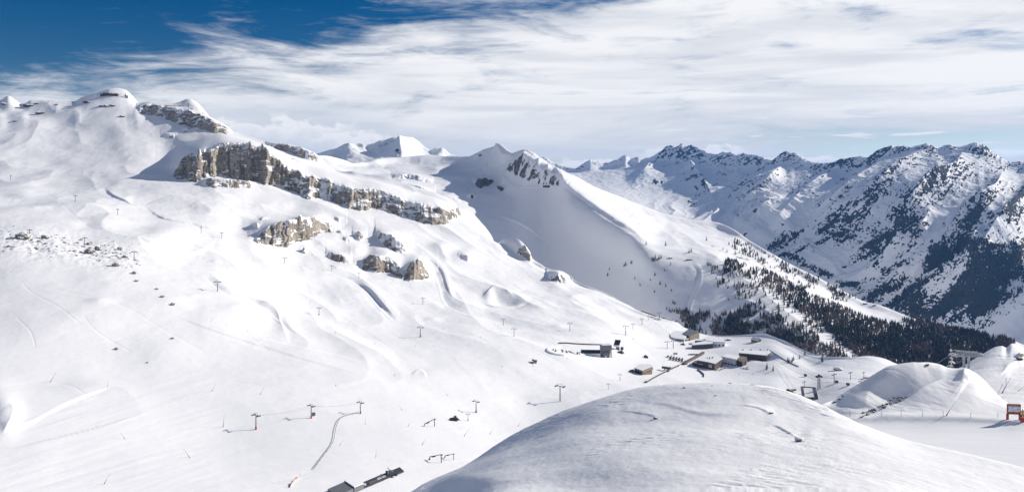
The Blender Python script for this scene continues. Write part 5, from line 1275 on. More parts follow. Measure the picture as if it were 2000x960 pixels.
for (S_, px, py, w_, lab) in [(R, 1348, 508, 9, 'long low hut where the groomed run starts on the middle ridge'), (R, 1310, 505, 6, 'small hut at the edge of the shaded slope'), (R, 1691, 594, 6, 'tiny farmhouse in the bright meadow inside the forest'), (R, 1709, 597, 5, 'tiny second farmhouse in the bright meadow inside the forest')]:
    g = S_.at(px, py); w_ = w_*g.y/F*1.2; t = thing('hut', lab, 'hut', g, 0.2)
    MB().hull2([(-w_/2, -3), (w_/2, -3), (w_/2, 2.4), (-w_/2, 2.4)], 0, w_*.55).build('wall', m_dwood, t)
    MB().hull2([(-w_/2-.3, 2.4), (w_/2+.3, 2.4), (w_/2+.3, 3.2), (-w_/2-.3, 3.2)], -.3, w_*.6).build('roof', m_roof, t)
g = R.at(1073, 365); t = thing('avalanche_wall', 'low dark avalanche wall across the shoulder of the rocky peak', 'wall', g, -0.15); MB().box((0, 0, 1.5), (44, 3, 7)).build('wall', m_dwood, t)
# tower block with the terrace
g = B.at(1186, 699); t = thing('lift_tower_building', 'tall grey metal clad lift building with a slanted top', 'lift building', g, math.radians(14))
MB().hull2([(-6.5, -3), (3.0, -3), (4.0, 6), (6.5, 13.5), (6.5, 17.5), (-6.5, 17)], 0, 11).build('wall', m_grey, t)
MB().prism([(-6.7, -.3), (6.7, -.3), (6.7, 11.3), (-6.7, 11.3)], 17.504, 18.0).build('roof', m_roof, t)
for sx, w_ in ((4.9, 0.7), (6.1, .7)): MB().tube((sx+.6, 0.6, -2), (sx, .6, 13.4), .35, .35, 6).build('prop', m_dark, t)
MB().box((-2.2, -0.1, 1.8), (3.0, .25, 3.6)).build('door', m_white, t)
rect_windows(t, (-6.0, 0), (2.5, 0), 6, 12, 3, 1, m_glass, .5)
g = B.at(1155, 693); t = thing('glazed_hall', 'long low hall with a dark glazed slope joined to the grey lift building', 'hall', g, math.radians(-3))
MB().hull2([(-14, -2), (12, -2), (12, 2.4), (-14, 2.4)], 0, 7).build('wall', m_white, t)
for k in range(6): MB().hull2([(-14+k*4.35, 2.45), (-14+k*4.35+4.15, 2.45), (-14+k*4.35+4.15, 2.7), (-14+k*4.35, 2.7)], -.4, 3).build('eaves_panel', m_glass, t)
MB().add([(-14, 0.6, 2.6), (12, 0.6, 2.6), (12, 6.5, 6.0), (-14, 6.5, 6.0), (-14, 7, 2.6), (12, 7, 2.6)], [(0, 1, 2, 3), (3, 2, 5, 4), (0, 3, 4), (1, 5, 2), (0, 4, 5, 1)]).build('glass_roof', m_glass, t)
# snow bank round the terrace
pts = [(1096, 677), (1080, 678), (1071, 681), (1070, 686), (1080, 691), (1100, 694.5), (1125, 697), (1150, 699), (1175, 700.5), (1201, 701.5)]
pts = B.smooth_pts(pts, 4); b = MB(); P3 = [B.at(*p) for p in pts]
for i, p in enumerate(P3):
    d = (P3[min(i+1, len(P3)-1)]-P3[max(i-1, 0)]); d.z = 0; d.normalize(); s_ = Vector((-d.y, d.x, 0)); hh = 1.9+0.25*math.sin(i*1.7)
    b.v += [tuple(p-s_*2.4-Vector((0, 0, 1))), tuple(p-s_*1.0+Vector((0, 0, hh))), tuple(p+s_*1.0+Vector((0, 0, hh))), tuple(p+s_*2.4-Vector((0, 0, 1)))]
for i in range(len(P3)-1):
    for k in range(3): b.f.append((i*4+k, i*4+k+1, i*4+k+5, i*4+k+4)); b.m.append(0)
o = b.build('snow_bank', m_roof); o['kind'] = 'structure'
dc = thing('deck_chair', 'dark deck chair on the snow terrace inside the curved snow bank', 'deck chair', (0, 0, 0), 0, 'deck chairs on the snow terrace')
MB().box((0, 0, .35), (.9, 1.4, .12)).build('seat', m_dark, dc); MB().box((0, .9, .8), (.9, .12, 1.1), 0, 0, ('X', -.5)).build('backrest', m_dark, dc); MB().box((0, -.5, .15), (.8, .1, .5)).box((0, .5, .15), (.8, .1, .5)).build('frame', m_steel, dc); proto(dc)
for k in range(34):
    u_ = rnd.random(); g = B.at(1078+u_*56, 683.0+u_*8+rnd.uniform(-2.2, 2.2)); put(dc, g, rnd.uniform(0, 6), None, None, None, 1.25)
def ribbon_thing(name, label, cat, pts, w, h, mat, z=0.0, S_=None, posts=0, capmat=None):
    S_ = S_ or B; P3 = [S_.at(*p) for p in pts]; c = P3[len(P3)//2].copy(); t = thing(name, label, cat, c); b = MB(); cp = MB()
    for a, d in zip(P3[:-1], P3[1:]):
        a = a-c; d = d-c; L = (d-a).length; m_ = (a+d)/2+Vector((0, 0, z)); ang = math.atan2(d.y-a.y, d.x-a.x); tl = math.asin((d.z-a.z)/L)
        b.box(m_+Vector((0, 0, h/2)), (L*1.01, w, h), ang, 0, ('Y', -tl))
        if capmat: cp.box(m_+Vector((0, 0, h+0.1)), (L*1.005, w*0.7, 0.2), ang, 0, ('Y', -tl))
    b.build('body', mat, t)
    if capmat: cp.build('roof', capmat, t)
    if posts:
        q = MB()
        for a in P3:
            a = a-c; q.tube(a-Vector((0, 0, 1)), a+Vector((0, 0, h*0.5)), 0.3, n=6)
        q.build('posts', m_dark, t)
    return t
ribbon_thing('conveyor_lift', 'long straight covered conveyor lift crossing the snow above the glazed hall', 'conveyor lift', [(1091, 670.5), (1103, 670), (1130, 672), (1155, 673), (1176, 673.5)], 1.8, 1.5, m_dwood, 0, None, 1)
ribbon_thing('conveyor_lift', 'raised conveyor tunnel with a pale roof climbing beside the timber barn', 'conveyor lift', [(1262, 747), (1275, 739), (1292, 730), (1310, 721), (1326, 714)], 2.0, 1.8, m_dwood, 0.5, None, 1, m_roof)
ribbon_thing('ski_bridge', 'dark brown plank ramp with railings leading up to the hotel', 'ramp', [(1335, 712), (1345, 706), (1355, 701), (1366, 695), (1374, 690)], 3.5, 3.2, m_brick, 0, None, 0)
ribbon_thing('fence', 'zigzag dark barrier fence behind the ski racks', 'fence', [(1345+k*1.25, 692.3+(0.8 if k % 2 else -0.6)) for k in range(17)], 0.4, 1.5, m_dark)
ribbon_thing('fence', 'low dark strip standing in for the shade on the curved snow shelter wall in front of the hotel', 'fence', [(1362, 722), (1370, 727), (1375, 732), (1375, 736)], 0.5, 1.8, m_dwood)  # dark strip stands in for shade on the shelter's curved snow wall
ribbon_thing('fence', 'long thin snow fence running along the foot of the shaded ridge', 'fence', [(1252, 605), (1268, 612), (1281, 618)], 0.5, 2.0, m_dwood)
ribbon_thing('fence', 'grey path railing below the long lodge', 'fence', [(1502, 683), (1520, 695), (1540, 707), (1560, 716)], 0.4, 1.2, m_grey)
rk = thing('ski_rack', 'ski rack full of skis standing on the snow before the hotel ramp', 'ski rack', (0, 0, 0), 0, 'rows of ski racks before the hotel')
MB().box((0, 0, .9), (6.5, .12, .12)).box((-3, 0, .45), (.1, .9, .9)).box((3, 0, .45), (.1, .9, .9)).build('frame', m_steel, rk)
for s_ in (-1, 1):
    q = MB()
    for k in range(12): q.box((-2.8+k*.5, s_*.25, .8), (.16, .07, 1.7), 0, 0, ('X', s_*.25))
    q.build('skis', m_jack[0], rk)
proto(rk)
for k in range(12):
    r_, c_ = divmod(k, 6); g = B.at(1304+c_*5.6+r_*9-(0 if r_ == 0 else 4), 697+c_*1.05+r_*5.0); put(rk, g, math.radians(62), None, None, None, 1.6)
g = B.at(1319, 693.5); t = thing('banner', 'dark blue banner board on two posts above the ski racks', 'banner', g, 0); MB().box((0, 0, 2.9), (6.0, .15, 2.8)).build('panel', m_jack[0], t); MB().box((0, -.1, 3.0), (3.6, .02, 1.2)).build('print', m_white, t)
for sx in (-2.7, 2.7): MB().tube((sx, .15, -1), (sx, .15, 4.2), .12, n=6).build('post', m_steel, t)
pa = thing('parasol', 'white snow covered parasol in the beer garden before the brown hotel', 'parasol', (0, 0, 0), 0, 'parasols in the beer garden')
MB().tube((0, 0, -.5), (0, 0, 2.4), .07, n=5).build('pole', m_dark, pa); MB().tube((0, 0, 2.1), (0, 0, 2.75), 1.7, .2, 8).build('canopy', m_white, pa); proto(pa)
tb = thing('beer_table', 'dark timber table with benches in the beer garden before the brown hotel', 'table', (0, 0, 0), 0, 'tables in the beer garden')
MB().box((0, 0, .75), (2.2, .8, .1)).box((-.8, 0, .35), (.1, .6, .7)).box((.8, 0, .35), (.1, .6, .7)).build('tabletop', m_dwood, tb); MB().box((0, -.8, .42), (2.2, .3, .3)).build('bench', m_dwood, tb); MB().box((0, .8, .42), (2.2, .3, .3)).build('bench', m_dwood, tb); proto(tb)
for k in range(16):
    px = 1392+k*1.7+rnd.uniform(-2, 2); py = 722.5-abs(k-6)*0.25+rnd.uniform(-1.5, 1.2)
    put((pa, tb)[k % 2], B.at(px, py), rnd.uniform(0, 3))
for k in range(9): put(tb, B.at(1447+rnd.uniform(-8, 14), 719+rnd.uniform(-2, 2)), rnd.uniform(0, 3), 'dark timber table standing on the snow below the raised sun terrace', None, 'tables below the raised terrace')
# lift stations
def station(name, label, px, py, rz, sc=1.0, flip=1):
    g = B.at(px, py); t = thing(name, label, 'lift station', g, rz)
    MB().box((0, 0, .6), (7, 9, 2.4)).build('base', m_conc, t)
    MB().tube((0, -2.5, 0), (0, -2.5, 4.2), .7, .6, 10).tube((0, 3, 0), (0, 3, 4.2), .7, .6, 10).build('support', m_dark, t)
    MB().hull2([(-3.4, 4.2), (3.4, 4.2), (3.6, 6.2), (2.6, 7.2), (-2.6, 7.2), (-3.6, 6.2)], -6, 7).build('hood', m_dark, t)
    MB().box((0, .5, 7.3), (4.6, 11.5, .3)).build('roof', m_roof, t)
    MB().tube((0, -7.5, 4.4), (0, -7.5, 4.8), 2.6, 2.6, 20).build('bullwheel', m_steel, t)
    c = MB().box((-6.5, 0, 1.4), (2.8, 3.2, 3.4)).build('operator_cabin', m_grey, t); MB().box((-6.5, -1.65, 2.0), (2.0, .1, 1.2)).build('window', m_glass, c)
    t.scale = (sc,)*3; return t
g = B.at(1206, 682); t = thing('lift_station', 'lift station with a slanted dark hood and white sides behind the tall grey building', 'lift station', g, math.radians(-24))
MB().box((0, 0, 9.0), (9, 11, 3.2), 0, 0, ('X', .62)).build('hood', m_white, t); MB().box((0, -.95, 10.35), (7.6, 9.6, .3), 0, 0, ('X', .62)).build('hood_cover', m_dark, t)
MB().box((0, 2, 2.5), (4, 5, 9)).build('support', m_grey, t); MB().box((6, 3, 1.6), (3.6, 3.6, 3.6)).build('operator_cabin', m_dark, t)
station('lift_station', 'squat lift station with domed dark machinery at the top of the conveyor tunnel', 1302, 724, math.radians(62), .85)
station('lift_station', 'dark lift station with a planked hood and big wheel behind the knoll crest', 1545, 768, math.radians(-58), .8)
station('lift_station', 'small control station alone in the middle of the white flat', 1044, 708, .4, .55)
g = B.at(1581, 778); t = thing('lift_portal', 'open steel portal of a gondola garage behind the knoll crest', 'lift portal', g, math.radians(-18))
MB().box((-7, 2, 5.5), (3, 12, 12), 0, 0, ('Y', -.15)).build('side_wall', m_grey, t); MB().box((6.5, 0, 5), (4, 13, 12), 0, 0, ('Y', -.22)).build('side_wall', m_grey, t); MB().box((-0.5, 5.5, 11.6), (14, 1.2, 1.0)).build('lintel', m_dark, t); MB().box((7.2, -6.6, 5), (2.6, .2, 6), 0, 0, ('Y', -.22)).build('window', m_glass, t); MB().box((0, 0, 0), (14, 12, 1.6)).build('floor_slab', m_conc, t)
g = B.at(1599.5, 759); t = thing('cableway_tower', 'tall twin legged cableway tower with a heavy dark head', 'cableway tower', g, .1); q = 28*g.y/F
for sx in (-1.3, 1.3):
    MB().tube((sx, 0, -2), (sx*.8, 0, q*.86), .65, .5, 8).build('leg', m_grey, t)
b = MB()
for k in range(7): b.tube((-1.2, 0, q*.1*(k+.5)), (1.2, 0, q*.1*(k+1.2)), .13, n=4)
b.build('bracing', m_steel, t); MB().box((0, 0, q*.88), (7.2, 1.4, 1.6)).box((0, 0, q*.95), (2.2, 1.2, 2.4)).build('head', m_dark, t)
for sx in (-3.2, 3.2): MB().box((sx, 0, q*.84), (1.0, 4.5, 1.0)).build('sheave_train', m_dark, t)
MB().box((-1.3, -.7, q*.33), (.5, .1, 1.4)).build('warning_plate', m_red, t)
top = g+Vector((0, 0, q*.86))
a0 = B.at(1502, 684)+Vector((0, 0, 4)); a2 = B.at(1668, 748)+Vector((0, 0, 6))
for s_ in (-3.2, 3.2):
    b = MB(); pts = []
    for p, c in ((a0, top), (top, a2)): pts += [p.lerp(c, i/10)+Vector((s_, 0, -6*(i/10)*(1-i/10))) for i in range(11)]
    tag(b.path(pts, 0.09, 4).build('gondola_cable', m_grey), 'long sagging gondola cable running over the head of the twin legged tower', 'cable', 'gondola cables over the twin legged tower')
gd = thing('gondola', 'small dark gondola cabin', 'gondola'); MB().tube((0, 0, 2.6), (0, 0, 4.4), .08, n=5).build('hanger', m_steel, gd)
MB().hull2([(-1.0, 0), (1.0, 0), (1.25, 1.0), (1.0, 2.5), (-1.0, 2.5), (-1.25, 1.0)], -1, 1).build('cabin', m_dark, gd); MB().box((0, -1.05, 1.6), (1.6, .08, 1.0)).build('window', m_glass, gd); MB().box((0, 0, 2.6), (1.9, 1.9, .2)).build('roof', m_roof, gd); proto(gd)
for px, py, lab in [(1573, 735, 'dark gondola cabin left of the twin legged tower'), (1634, 748, 'dark gondola cabin just right of the lift pylon past the twin legged tower'), (1656, 753, 'dark gondola cabin lowest, close to the mound')]:
    g = B.at(px, py); put(gd, g+Vector((0, 0, .6)), .2, lab, 'gondola', 'gondolas on the right hand cableway', 1.25)
# snow groomers
sg = thing('snow_groomer', 'snow groomer', 'snow groomer')
for sx in (-1.5, 1.5):
    MB().hull2([(-2.6, .1), (2.6, .1), (3.0, .6), (2.6, 1.1), (-2.6, 1.1), (-3.0, .6)], sx-.55, sx+.55).build('track', m_black, sg)
MB().box((-.6, 0, 1.5), (4.2, 2.4, .9)).build('body', m_dark, sg); c = MB().hull2([(.2, 1.6), (2.2, 1.6), (2.0, 3.0), (.4, 3.1)], -1.1, 1.1).build('cab', m_glass, sg); MB().box((1.2, 0, 3.14), (1.9, 2.3, .12)).build('roof', m_red, c)
MB().hull2([(3.4, 0), (3.9, 0), (3.5, 1.3), (3.3, 1.3)], -2.4, 2.4).build('blade', m_dark, sg); MB().box((-3.6, 0, .5), (1.2, 4.6, .5)).build('tiller', m_dark, sg); proto(sg)
for px, py, sc_, rz, lab in [(886, 820, 1.15, .4, 'dark snow groomer parked among the short pylons on the lower flat'), (1212, 689, 1.3, 0, 'dark snow groomer parked below the slanted lift station hood'), (1336.5, 711, 1.0, .5, 'snow groomer parked at the foot of the plank ramp'), (1333, 673, 1.0, .3, 'snow groomer parked in front of the tan depot'), (1402, 675, 1.0, .2, 'snow groomer parked by the white station garage'), (1387, 740, 0.0, 0, '')]:
    if sc_: put(sg, B.at(px, py), rz, lab, 'snow groomer', 'parked snow groomers', sc_)
for px, py, rz, sc_, lab in [(838, 832, .5, 1.2, 'angled steel end frame of a ski tow on the lower flat'), (850, 900, -.4, 1.2, 'larger dark steel tow frame above the lift platform'), (877, 895, -.4, .9, 'smaller dark steel tow frame at the knoll edge')]:
    g = B.at(px, py); t = thing('tow_frame', lab, 'tow frame', g, rz)
    MB().tube((-4, 0, -.5), (-3.4, 0, 2.4), .28, n=6).tube((-4.8, -.6, -.5), (-3.4, 0, 2.2), .22, n=6).build('leg', m_dark, t); MB().tube((4.2, 0, -.5), (4.0, 0, 4.6), .26, n=6).build('leg', m_dark, t)
    MB().tube((-3.6, 0, 2.3), (4.4, 0, 4.7), .24, n=6).build('beam', m_dark, t); MB().box((-1.0, 0, 2.8), (2.4, .7, .7), 0, 0, ('Y', -.3)).build('motor', m_dark, t); MB().box((4.3, 0, 4.5), (1.6, .4, .5)).build('pulley_bracket', m_dark, t); t.scale = (sc_,)*3
# the low lift base at the lower picture edge
def quadthing(px4, S_, dz): return [S_.at(*p)+Vector((0, 0, dz)) for p in px4]
q4 = quadthing([(703, 946.5), (711, 954.5), (789, 922), (780, 914)], B, 0); zc = sum(p.z for p in q4)/4
def onplane(px, py, n=None):
    # plane through the four corners (least squares)
    A = np.array([[p.x, p.y, 1] for p in q4]); s_, *_ = np.linalg.lstsq(A, np.array([p.z for p in q4]), rcond=None)
    u_ = (px-1000)/F; v_ = (HZ-py)/F; y = s_[2]/(v_-s_[0]*u_-s_[1]); return Vector((u_*y, y, v_*y))
cen = onplane(745, 934); t = thing('lift_platform', 'long dark boarding platform with white mats and machinery at the lower picture edge', 'lift platform', cen)
LIFT = 0.9
def slab(px4, z0, z1, name, mat, par):
    P_ = [onplane(*p)-cen for p in px4]; n = len(P_); b = MB()
    return b.add([p+Vector((0, 0, z0)) for p in P_]+[p+Vector((0, 0, z1)) for p in P_], [(i, (i+1) % n, n+(i+1) % n, n+i) for i in range(n)]+[tuple(range(n))[::-1], tuple(range(n, 2*n))]).build(name, mat, par)
slab([(703.5, 945.5), (711, 953.5), (789, 921), (780.5, 913.5)], -2.5, LIFT, 'deck', m_dark, t)
slab([(736, 936), (739, 938.6), (746, 935.8), (743.5, 933)], LIFT+.004, LIFT+.05, 'mat', m_white, t); slab([(745, 932.4), (748, 935), (754.5, 932.2), (752, 929.4)], LIFT+.004, LIFT+.05, 'mat', m_white, t)
slab([(738.6, 936.2), (739.6, 937.2), (744.2, 935.2), (743.3, 934.2)], LIFT+.055, LIFT+.07, 'mat_print', m_grey, t); slab([(747.6, 932.6), (748.5, 933.6), (752.8, 931.8), (752, 930.8)], LIFT+.055, LIFT+.07, 'mat_print', m_grey, t)
slab([(709.5, 947.5), (713, 944.8), (716.5, 947.2), (714.2, 947.4), (715.4, 949.2), (712.6, 950.2)], LIFT+.004, LIFT+.05, 'arrow_mark', m_white, t)
for k in range(4): slab([(720.5+k*4.6, 943.6-k*1.9), (723.5+k*4.6, 946.6-k*1.9), (727.3+k*4.6, 945.0-k*1.9), (724.3+k*4.6, 942.0-k*1.9)], LIFT+.004, LIFT+.04, 'grating', m_grey, t)
mc_ = onplane(761, 928)-cen+Vector((0, 0, LIFT))
m_ = thing('drive_unit', 'grey steel drive machinery with an inclined arm on the boarding platform', 'machinery', cen+mc_, -.5)
MB().tube((0, 0, 0), (0, 0, 2.6), .3, n=8).tube((2.6, 0, 0), (2.6, 0, 2.2), .25, n=8).build('support', m_steel, m_); MB().tube((-1.8, 0, 4.2), (1.2, 0, 2.2), .2, n=6).build('arm', m_dark, m_); MB().tube((1, 0, 2.2), (1, 0, 2.5), 1.7, 1.7, 16).build('bullwheel', m_steel, m_); MB().box((-2.4, .4, .9), (1.8, 1.2, 1.8)).build('motor_box', m_grey, m_); MB().box((4.8, 0, .6), (2.4, 1.2, 1.2)).build('tension_unit', m_dark, m_)
g = onplane(720, 947)+Vector((0, 0, LIFT)); b = MB().tube((0, 0, 0), (0, 0, 2.6), .11, n=6); tag(b.build('marker_pole', m_red), 'short red pole standing on the dark boarding platform', 'pole').location = g
g0 = onplane(690, 955); t = thing('lift_garage', 'lift garage with a snowy roof and a dark ribbed roof at the lower picture edge', 'garage', g0); cen = g0
slab([(672, 948.5), (693, 939), (711, 954), (692, 962)], -3, 3.2, 'wall', m_grey, t); slab([(672.5, 948.3), (693, 939.2), (710.5, 953.8), (692, 961.5)], 3.204, 3.7, 'roof', m_roof, t)
slab([(640, 963), (671.5, 949), (690.5, 962), (660, 976)], -3, 2.6, 'wall', m_grey, t); slab([(640, 963.2), (671.6, 949.2), (690.3, 962), (660, 975.8)], 2.604, 2.9, 'roof', m_solar, t)
b = MB(); P3 = [B.at(*p) for p in B.smooth_pts([(613, 916), (632, 890), (650, 864), (657, 832), (668, 815), (700, 806)], 6)]
c = P3[12].copy(); t = thing('rope_fence', 'dark rope fence curving down the piste from an orange footed pylon', 'rope fence', c)
MB().path([p-c+Vector((0, 0, .9)) for p in P3], .17, 5).build('rope', m_dark, t)
b = MB()
for p in P3[::2]: b.tube(p-c-Vector((0, 0, .5)), p-c+Vector((0, 0, 1.3)), .12, n=5)
b.build('posts', m_dark, t)
P3 = [B.at(*p) for p in [(567, 951), (572, 943), (579, 937), (586, 931)]]; c = P3[0].copy(); t = thing('safety_net', 'pale orange safety net strung up at the lower picture edge', 'safety net', c); b = MB()
m_net = pmat('faded_orange_net', (0.72, 0.50, 0.42), 0.9)
for a, d in zip(P3[:-1], P3[1:]): b.box((a+d)/2-c+Vector((0, 0, .6)), ((d-a).length, .05, 1.1), math.atan2(d.y-a.y, d.x-a.x))
b.build('net', m_net, t)
for p in P3[::3]: MB().tube(p-c-Vector((0, 0, .5)), p-c+Vector((0, 0, 2.4)), .13, n=6).build('post', m_red, t)

# ------------------------------------------------------------------ summit station, cross, masts
def fixed(px, py, Y): return Vector(((px-1000)/F*Y, Y, (HZ-py)/F*Y))
g = B.at(214, 186); g = Vector((g.x, g.y, g.z)); t = thing('summit_station', 'dark summit station on top of the snow dome', 'station', fixed(214, 186, g.y)); k = g.y/F
MB().box((0, 0, 0), (34*k, 10, 6*k)).build('wall', m_dwood, t); MB().box((-6*k, 0, 3.4*k), (12*k, 9, 2*k)).build('upper_floor', m_dark, t); MB().tube((4*k, 0, 2*k), (4*k, 0, 6*k), .9, n=6).build('chimney', m_dark, t); MB().box((12*k, 0, 3.2*k), (10*k, 8, .6*k)).build('roof', m_roof, t)
t = thing('lift_station', 'skeletal lift end frame on the summit dome beside the dark station', 'lift station', fixed(245, 191, g.y)); MB().tube((0, 0, -3*k), (0, 0, 8*k), 1.2, n=6).build('mast', m_dark, t); MB().box((1*k, 0, 4*k), (7*k, 4, 1.2*k)).build('beam', m_dark, t); MB().box((3*k, 0, 1*k), (4*k, 4, 3*k)).build('cabin', m_dark, t)
for px, py, hp, lab in [(94, 203, 7, 'thin mast on the skyline left of the summit dome'), (101, 203, 6, 'T topped mast on the skyline left of the summit dome'), (113, 203, 4, 'short dark post on the skyline between masts'), (136, 203, 5, 'short post on the skyline nearest the summit dome')]:
    put(pyl_plain, fixed(px, py, 2560), .5, lab, 'lift pylon', 'small masts on the skyline', hp*2560/F/11.5)
t = thing('summit_cross', 'small summit cross on top of the snowy rock crest', 'cross', fixed(368, 208, B.at(368, 212).y)); MB().box((0, 0, 4.5), (1.5, 1.5, 13)).build('post', m_steel, t); MB().box((0, 0, 7.5), (5, 1.4, 1.3)).build('crossbeam', m_steel, t)

# ------------------------------------------------------------------ cableway pylon on the right
gY = 300.0; g = fixed(1888, 727, gY); t = thing('cableway_pylon', 'big frosted cableway pylon with two legs and a wide lattice crossbeam', 'cableway pylon', g); k = gY/F
for sx in (-5.0, 4.6): MB().tube((sx*k, 0, -3), (sx*k-.1, 0, 31*k), .52, .44, 10).build('leg', m_frost, t)
b = MB()
zt, zb = 41*k, 33*k; x0, x1 = -26*k, 28*k
for y in (-.9, .9):
    b.tube((x0+3*k, y, zt+2*k), (x1-4*k, y, zt-2*k), .16, n=6); b.tube((x0, y, zb+1*k), (-6*k, y, zb-1*k), .18, n=6); b.tube((-6*k, y, zb-1*k), (6*k, y, zb-1*k), .2, n=6); b.tube((6*k, y, zb-1*k), (x1+2*k, y, zb-.5*k), .18, n=6)
    for i in range(9):
        xa = x0+3*k+(x1-x0-8*k)*i/9; xb = x0+3*k+(x1-x0-8*k)*(i+1)/9; b.tube((xa, y, zb), (xb, y, zt), .09, n=5); b.tube((xb, y, zb), (xb, y, zt), .09, n=5)
for i in range(6): xa = x0+(x1-x0)*i/5; b.tube((xa, -.9, zb+.5*k), (xa, .9, zb+.5*k), .1, n=5)
b.build('lattice_beam', m_frost, t)
for sx in (x0+2*k, x1): MB().box((sx, 0, zb+1.5*k), (1.1, 3.2, 1.0)).build('cable_saddle', m_frost, t)
for (pa, pb, ca) in [((1822, 714, 420), (1864, 688, 300), 0), ((1862, 711, 420), (1914, 690, 300), 1)]:
    A_, B_ = fixed(*pa), fixed(*pb); tag(MB().path([A_.lerp(B_, i/6) for i in range(7)], .05, 5).build('carrying_cable', m_frost), 'pale carrying cable hanging from the frosted cableway pylon', 'cable', 'carrying cables of the frosted pylon')

# ------------------------------------------------------------------ people
def person_mesh(name, pose, cols):
    """one continuous figure grown from a skeleton; facing -Y, 1.75 m tall"""
    J = {'hip': (0, 0, .95), 'sp': (0, 0, 1.18), 'ch': (0, 0, 1.38), 'nk': (0, -.01, 1.50), 'hd': (0, -.03, 1.60), 'tp': (0, -.02, 1.70),
         'hl': (.10, 0, .90), 'kl': (.12, -.04, .50), 'al': (.12, .02, .09), 'tl': (.13, -.16, .05), 'hr': (-.10, 0, .90), 'kr': (-.12, -.04, .50), 'ar': (-.12, .02, .09), 'tr': (-.13, -.16, .05),
         'sl': (.19, 0, 1.40), 'el': (.27, .02, 1.13), 'wl': (.25, -.14, .93), 'fl': (.24, -.20, .86), 'sr': (-.19, 0, 1.40), 'er': (-.27, .02, 1.13), 'wr': (-.25, -.14, .93), 'fr': (-.24, -.20, .86)}
    J.update(pose)
    Rr = {'hip': .15, 'sp': .15, 'ch': .17, 'nk': .065, 'hd': .105, 'tp': .08, 'hl': .10, 'kl': .075, 'al': .06, 'tl': .05, 'hr': .10, 'kr': .075, 'ar': .06, 'tr': .05, 'sl': .08, 'el': .06, 'wl': .045, 'fl': .04, 'sr': .08, 'er': .06, 'wr': .045, 'fr': .04}
    ks = list(J); E = [('hip', 'sp'), ('sp', 'ch'), ('ch', 'nk'), ('nk', 'hd'), ('hd', 'tp'), ('hip', 'hl'), ('hl', 'kl'), ('kl', 'al'), ('al', 'tl'), ('hip', 'hr'), ('hr', 'kr'), ('kr', 'ar'), ('ar', 'tr'), ('ch', 'sl'), ('sl', 'el'), ('el', 'wl'), ('wl', 'fl'), ('ch', 'sr'), ('sr', 'er'), ('er', 'wr'), ('wr', 'fr')]
    me = bpy.data.meshes.new(name); me.from_pydata([J[k] for k in ks], [(ks.index(a), ks.index(b)) for a, b in E], [])
    ob = bpy.data.objects.new(name, me); COL.objects.link(ob)
    sk = ob.modifiers.new('skin', 'SKIN'); ob.modifiers.new('sub', 'SUBSURF').levels = 1
    for i, k in enumerate(ks):
        v = me.skin_vertices[0].data[i]; v.radius = (Rr[k], Rr[k]*(.8 if k in ('ch', 'sp', 'hip') else 1)); v.use_root = (k == 'hip')
    dg = bpy.context.evaluated_depsgraph_get(); ev = ob.evaluated_get(dg); nm = bpy.data.meshes.new_from_object(ev)
    bpy.data.objects.remove(ob); bpy.data.meshes.remove(me)
    for m in cols: nm.materials.append(m)
    for p in nm.polygons:
        z = p.center.z; y = p.center.y; hd = Vector(J['hd'])
        c = 1
        if (p.center-hd).length < .17: c = 3 if z > hd.z+.03 or y > hd.y+.05 else 2
        elif min((p.center-Vector(J[k])).length for k in ('fl', 'fr')) < .07: c = 3
        elif z < Vector(J['hip']).z+.02 and abs(p.center.x) < .24 and min((p.center-Vector(J[k])).length for k in ('wl', 'wr')) > .12: c = 0
        p.material_index = c; p.use_smooth = True
    nm.name = name; return nm
ski_pose = {'hip': (0, .10, .80), 'sp': (0, .02, 1.0), 'ch': (0, -.10, 1.18), 'nk': (0, -.16, 1.29), 'hd': (0, -.2, 1.39), 'tp': (0, -.2, 1.49), 'hl': (.1, .1, .76), 'kl': (.13, -.16, .44), 'hr': (-.1, .1, .76), 'kr': (-.13, -.16, .44), 'sl': (.19, -.1, 1.2), 'el': (.3, -.08, .96), 'wl': (.28, -.32, .88), 'fl': (.28, -.38, .86), 'sr': (-.19, -.1, 1.2), 'er': (-.3, -.08, .96), 'wr': (-.28, -.32, .88), 'fr': (-.28, -.38, .86)}
pm = [person_mesh('person', ski_pose, [m_jack[1], m_jack[i], m_skin, m_jack[1]]) for i in (0, 1, 2)]
skis_m = MB()
for sx in (-.13, .13): skis_m.box((sx, -.1, .03), (.11, 1.7, .03)); skis_m.box((sx, -1.0, .07), (.11, .2, .03), 0, 0, ('X', -.4))
skis_o = skis_m.build('skis', m_red); skis_me = skis_o.data; bpy.data.objects.remove(skis_o)
skiers = [(656, 753, 'skier alone low on the rolling flat left of centre'), (771, 733, 'skier on the rolling flat beside the snow hump'), (1232, 561, ''), (1269, 634, 'skier near the far pylons under the shaded ridge'), (1285, 632, 'skier, first of a pair below the brush'), (1289, 636, 'skier, second of a pair below the brush'), (1303, 640, 'skier beside the brush above the garage'), (1270, 648, 'skier in the middle of the far piste'), (1237, 662, 'skier beside the slanted lift hood'), (1313, 673, 'skier next to the leaning pylon by the depot'),
 (981, 716, 'skier cutting across the flat left of the control station'), (1041, 715, 'skier just under the lone control station'), (1108, 700, 'skier outside the curved snow bank'), (1297, 706, 'skier beside the ski racks'), (1513, 678, 'skier standing behind the long lodge'), (1517, 667, 'skier on the slope past the chalet'), (1443, 731, 'skier on the piste in front of the hotel'), (1470, 731, 'skier farther right on the piste before the hotel'), (1617, 753, 'skier on the piste under the twin legged tower'), (1510, 724, 'skier below the long lodge on the piste'), (216, 447, 'skier on the upper piste over the boulder field'), (258, 476, 'skier passing the boulder field')]
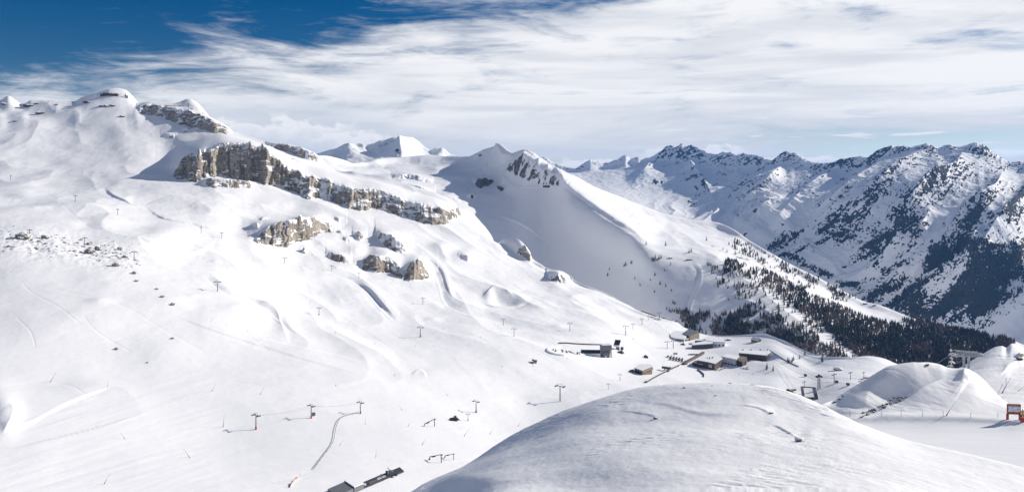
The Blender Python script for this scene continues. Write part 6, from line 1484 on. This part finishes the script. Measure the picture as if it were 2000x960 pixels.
for px, py, lab in skiers:
    if not lab: continue
    g = B.at(px, py); o = bpy.data.objects.new('person', rnd.choice(pm)); COL.objects.link(o); o.location = g+Vector((0, 0, .05)); o.rotation_euler = (0, 0, rnd.uniform(-1.2, 1.2)); tag(o, lab, 'skier', 'skiers on the pistes')
    s2 = bpy.data.objects.new('skis', skis_me); COL.objects.link(s2); s2.parent = o; o.scale = (1.15,)*3
g = M.at(1997.5, 821); nm = person_mesh('person', {'fl': (.1, -.28, 1.02), 'wl': (.15, -.24, 1.02), 'el': (.28, -.02, 1.12), 'hl': (.1, 0, .9)}, [m_dark, m_jack[3], m_skin, m_jack[1]])
o = bpy.data.objects.new('person', nm); COL.objects.link(o); o.location = g; o.rotation_euler = (0, 0, 2.4); o.scale = (1.22,)*3; tag(o, 'person in a yellow jacket standing beside the piste map board', 'person')
# ------------------------------------------------------------------ piste map board
g = M.at(1980, 819); k = g.y/F; t = thing('map_board', 'piste map board with red frame and thick red posts', 'map board', g, math.radians(-8))
MB().box((0, 0, 20.5*k), (23*k, .22, 19*k)).build('backing', m_dark, t)
MB().box((0, -.14, 21.2*k), (22*k, .05, 11*k)).build('map', m_map, t); MB().box((0, -.14, 28.4*k), (22*k, .05, 2.2*k)).build('header', m_jack[0], t)
hb = MB()
for i in range(14): hb.box((-9*k+i*1.38*k, -.17, 28.4*k), (.9*k*rnd.uniform(.5, 1), .02, 1.0*k))
hb.build('header_print', m_white, t)
MB().box((0, -.14, 27.0*k), (22*k, .05, .9*k)).build('upper_band', m_red, t); MB().box((0, -.14, 13.6*k), (22*k, .06, 3.0*k)).build('footer', m_red, t)
for sx in (-11.6, 11.6): MB().box((sx*k, 0, 20*k), (1.2*k, .3, 20*k)).build('side_frame', m_red, t)
MB().box((0, 0, 30.2*k), (24.4*k, .3, 1.0*k)).build('top_frame', m_red, t)
for sx in (-11.4, 11.2): MB().box((sx*k, .0, 4.2*k), (3.6*k, .34, 13.4*k)).build('post', m_red, t)
g = M.at(1998.5, 823); t = thing('crash_pad', 'red padded block on the snow at the person\'s feet', 'crash pad', g); MB().box((0, 0, .35), (.8, .5, .9)).build('pad', m_red, t)
for px in (1660, 1722, 1760, 1802, 1842, 1896, 1949):
    g = M.at(px, 812.5 if px < 1890 else 815.5); b = MB().tube((0, 0, -.4), (0, 0, 1.0), .035, n=5); o = b.build('marker_pole', m_dwood); o.location = g; tag(o, 'thin piste marker pole stuck in the snow berm along the groomed run', 'pole', 'marker poles along the berm')
for px, py, lab in [(1893, 752, ''), (1957, 797, 'thin dark pole left of the map board'), (1965, 755, 'tiny post beside the upper red lance')]:
    if lab: g = H.at(px, py); o = MB().tube((0, 0, -.3), (0, 0, 2.6), .05, n=5).build('marker_pole', m_dark); o.location = g; tag(o, lab, 'pole')
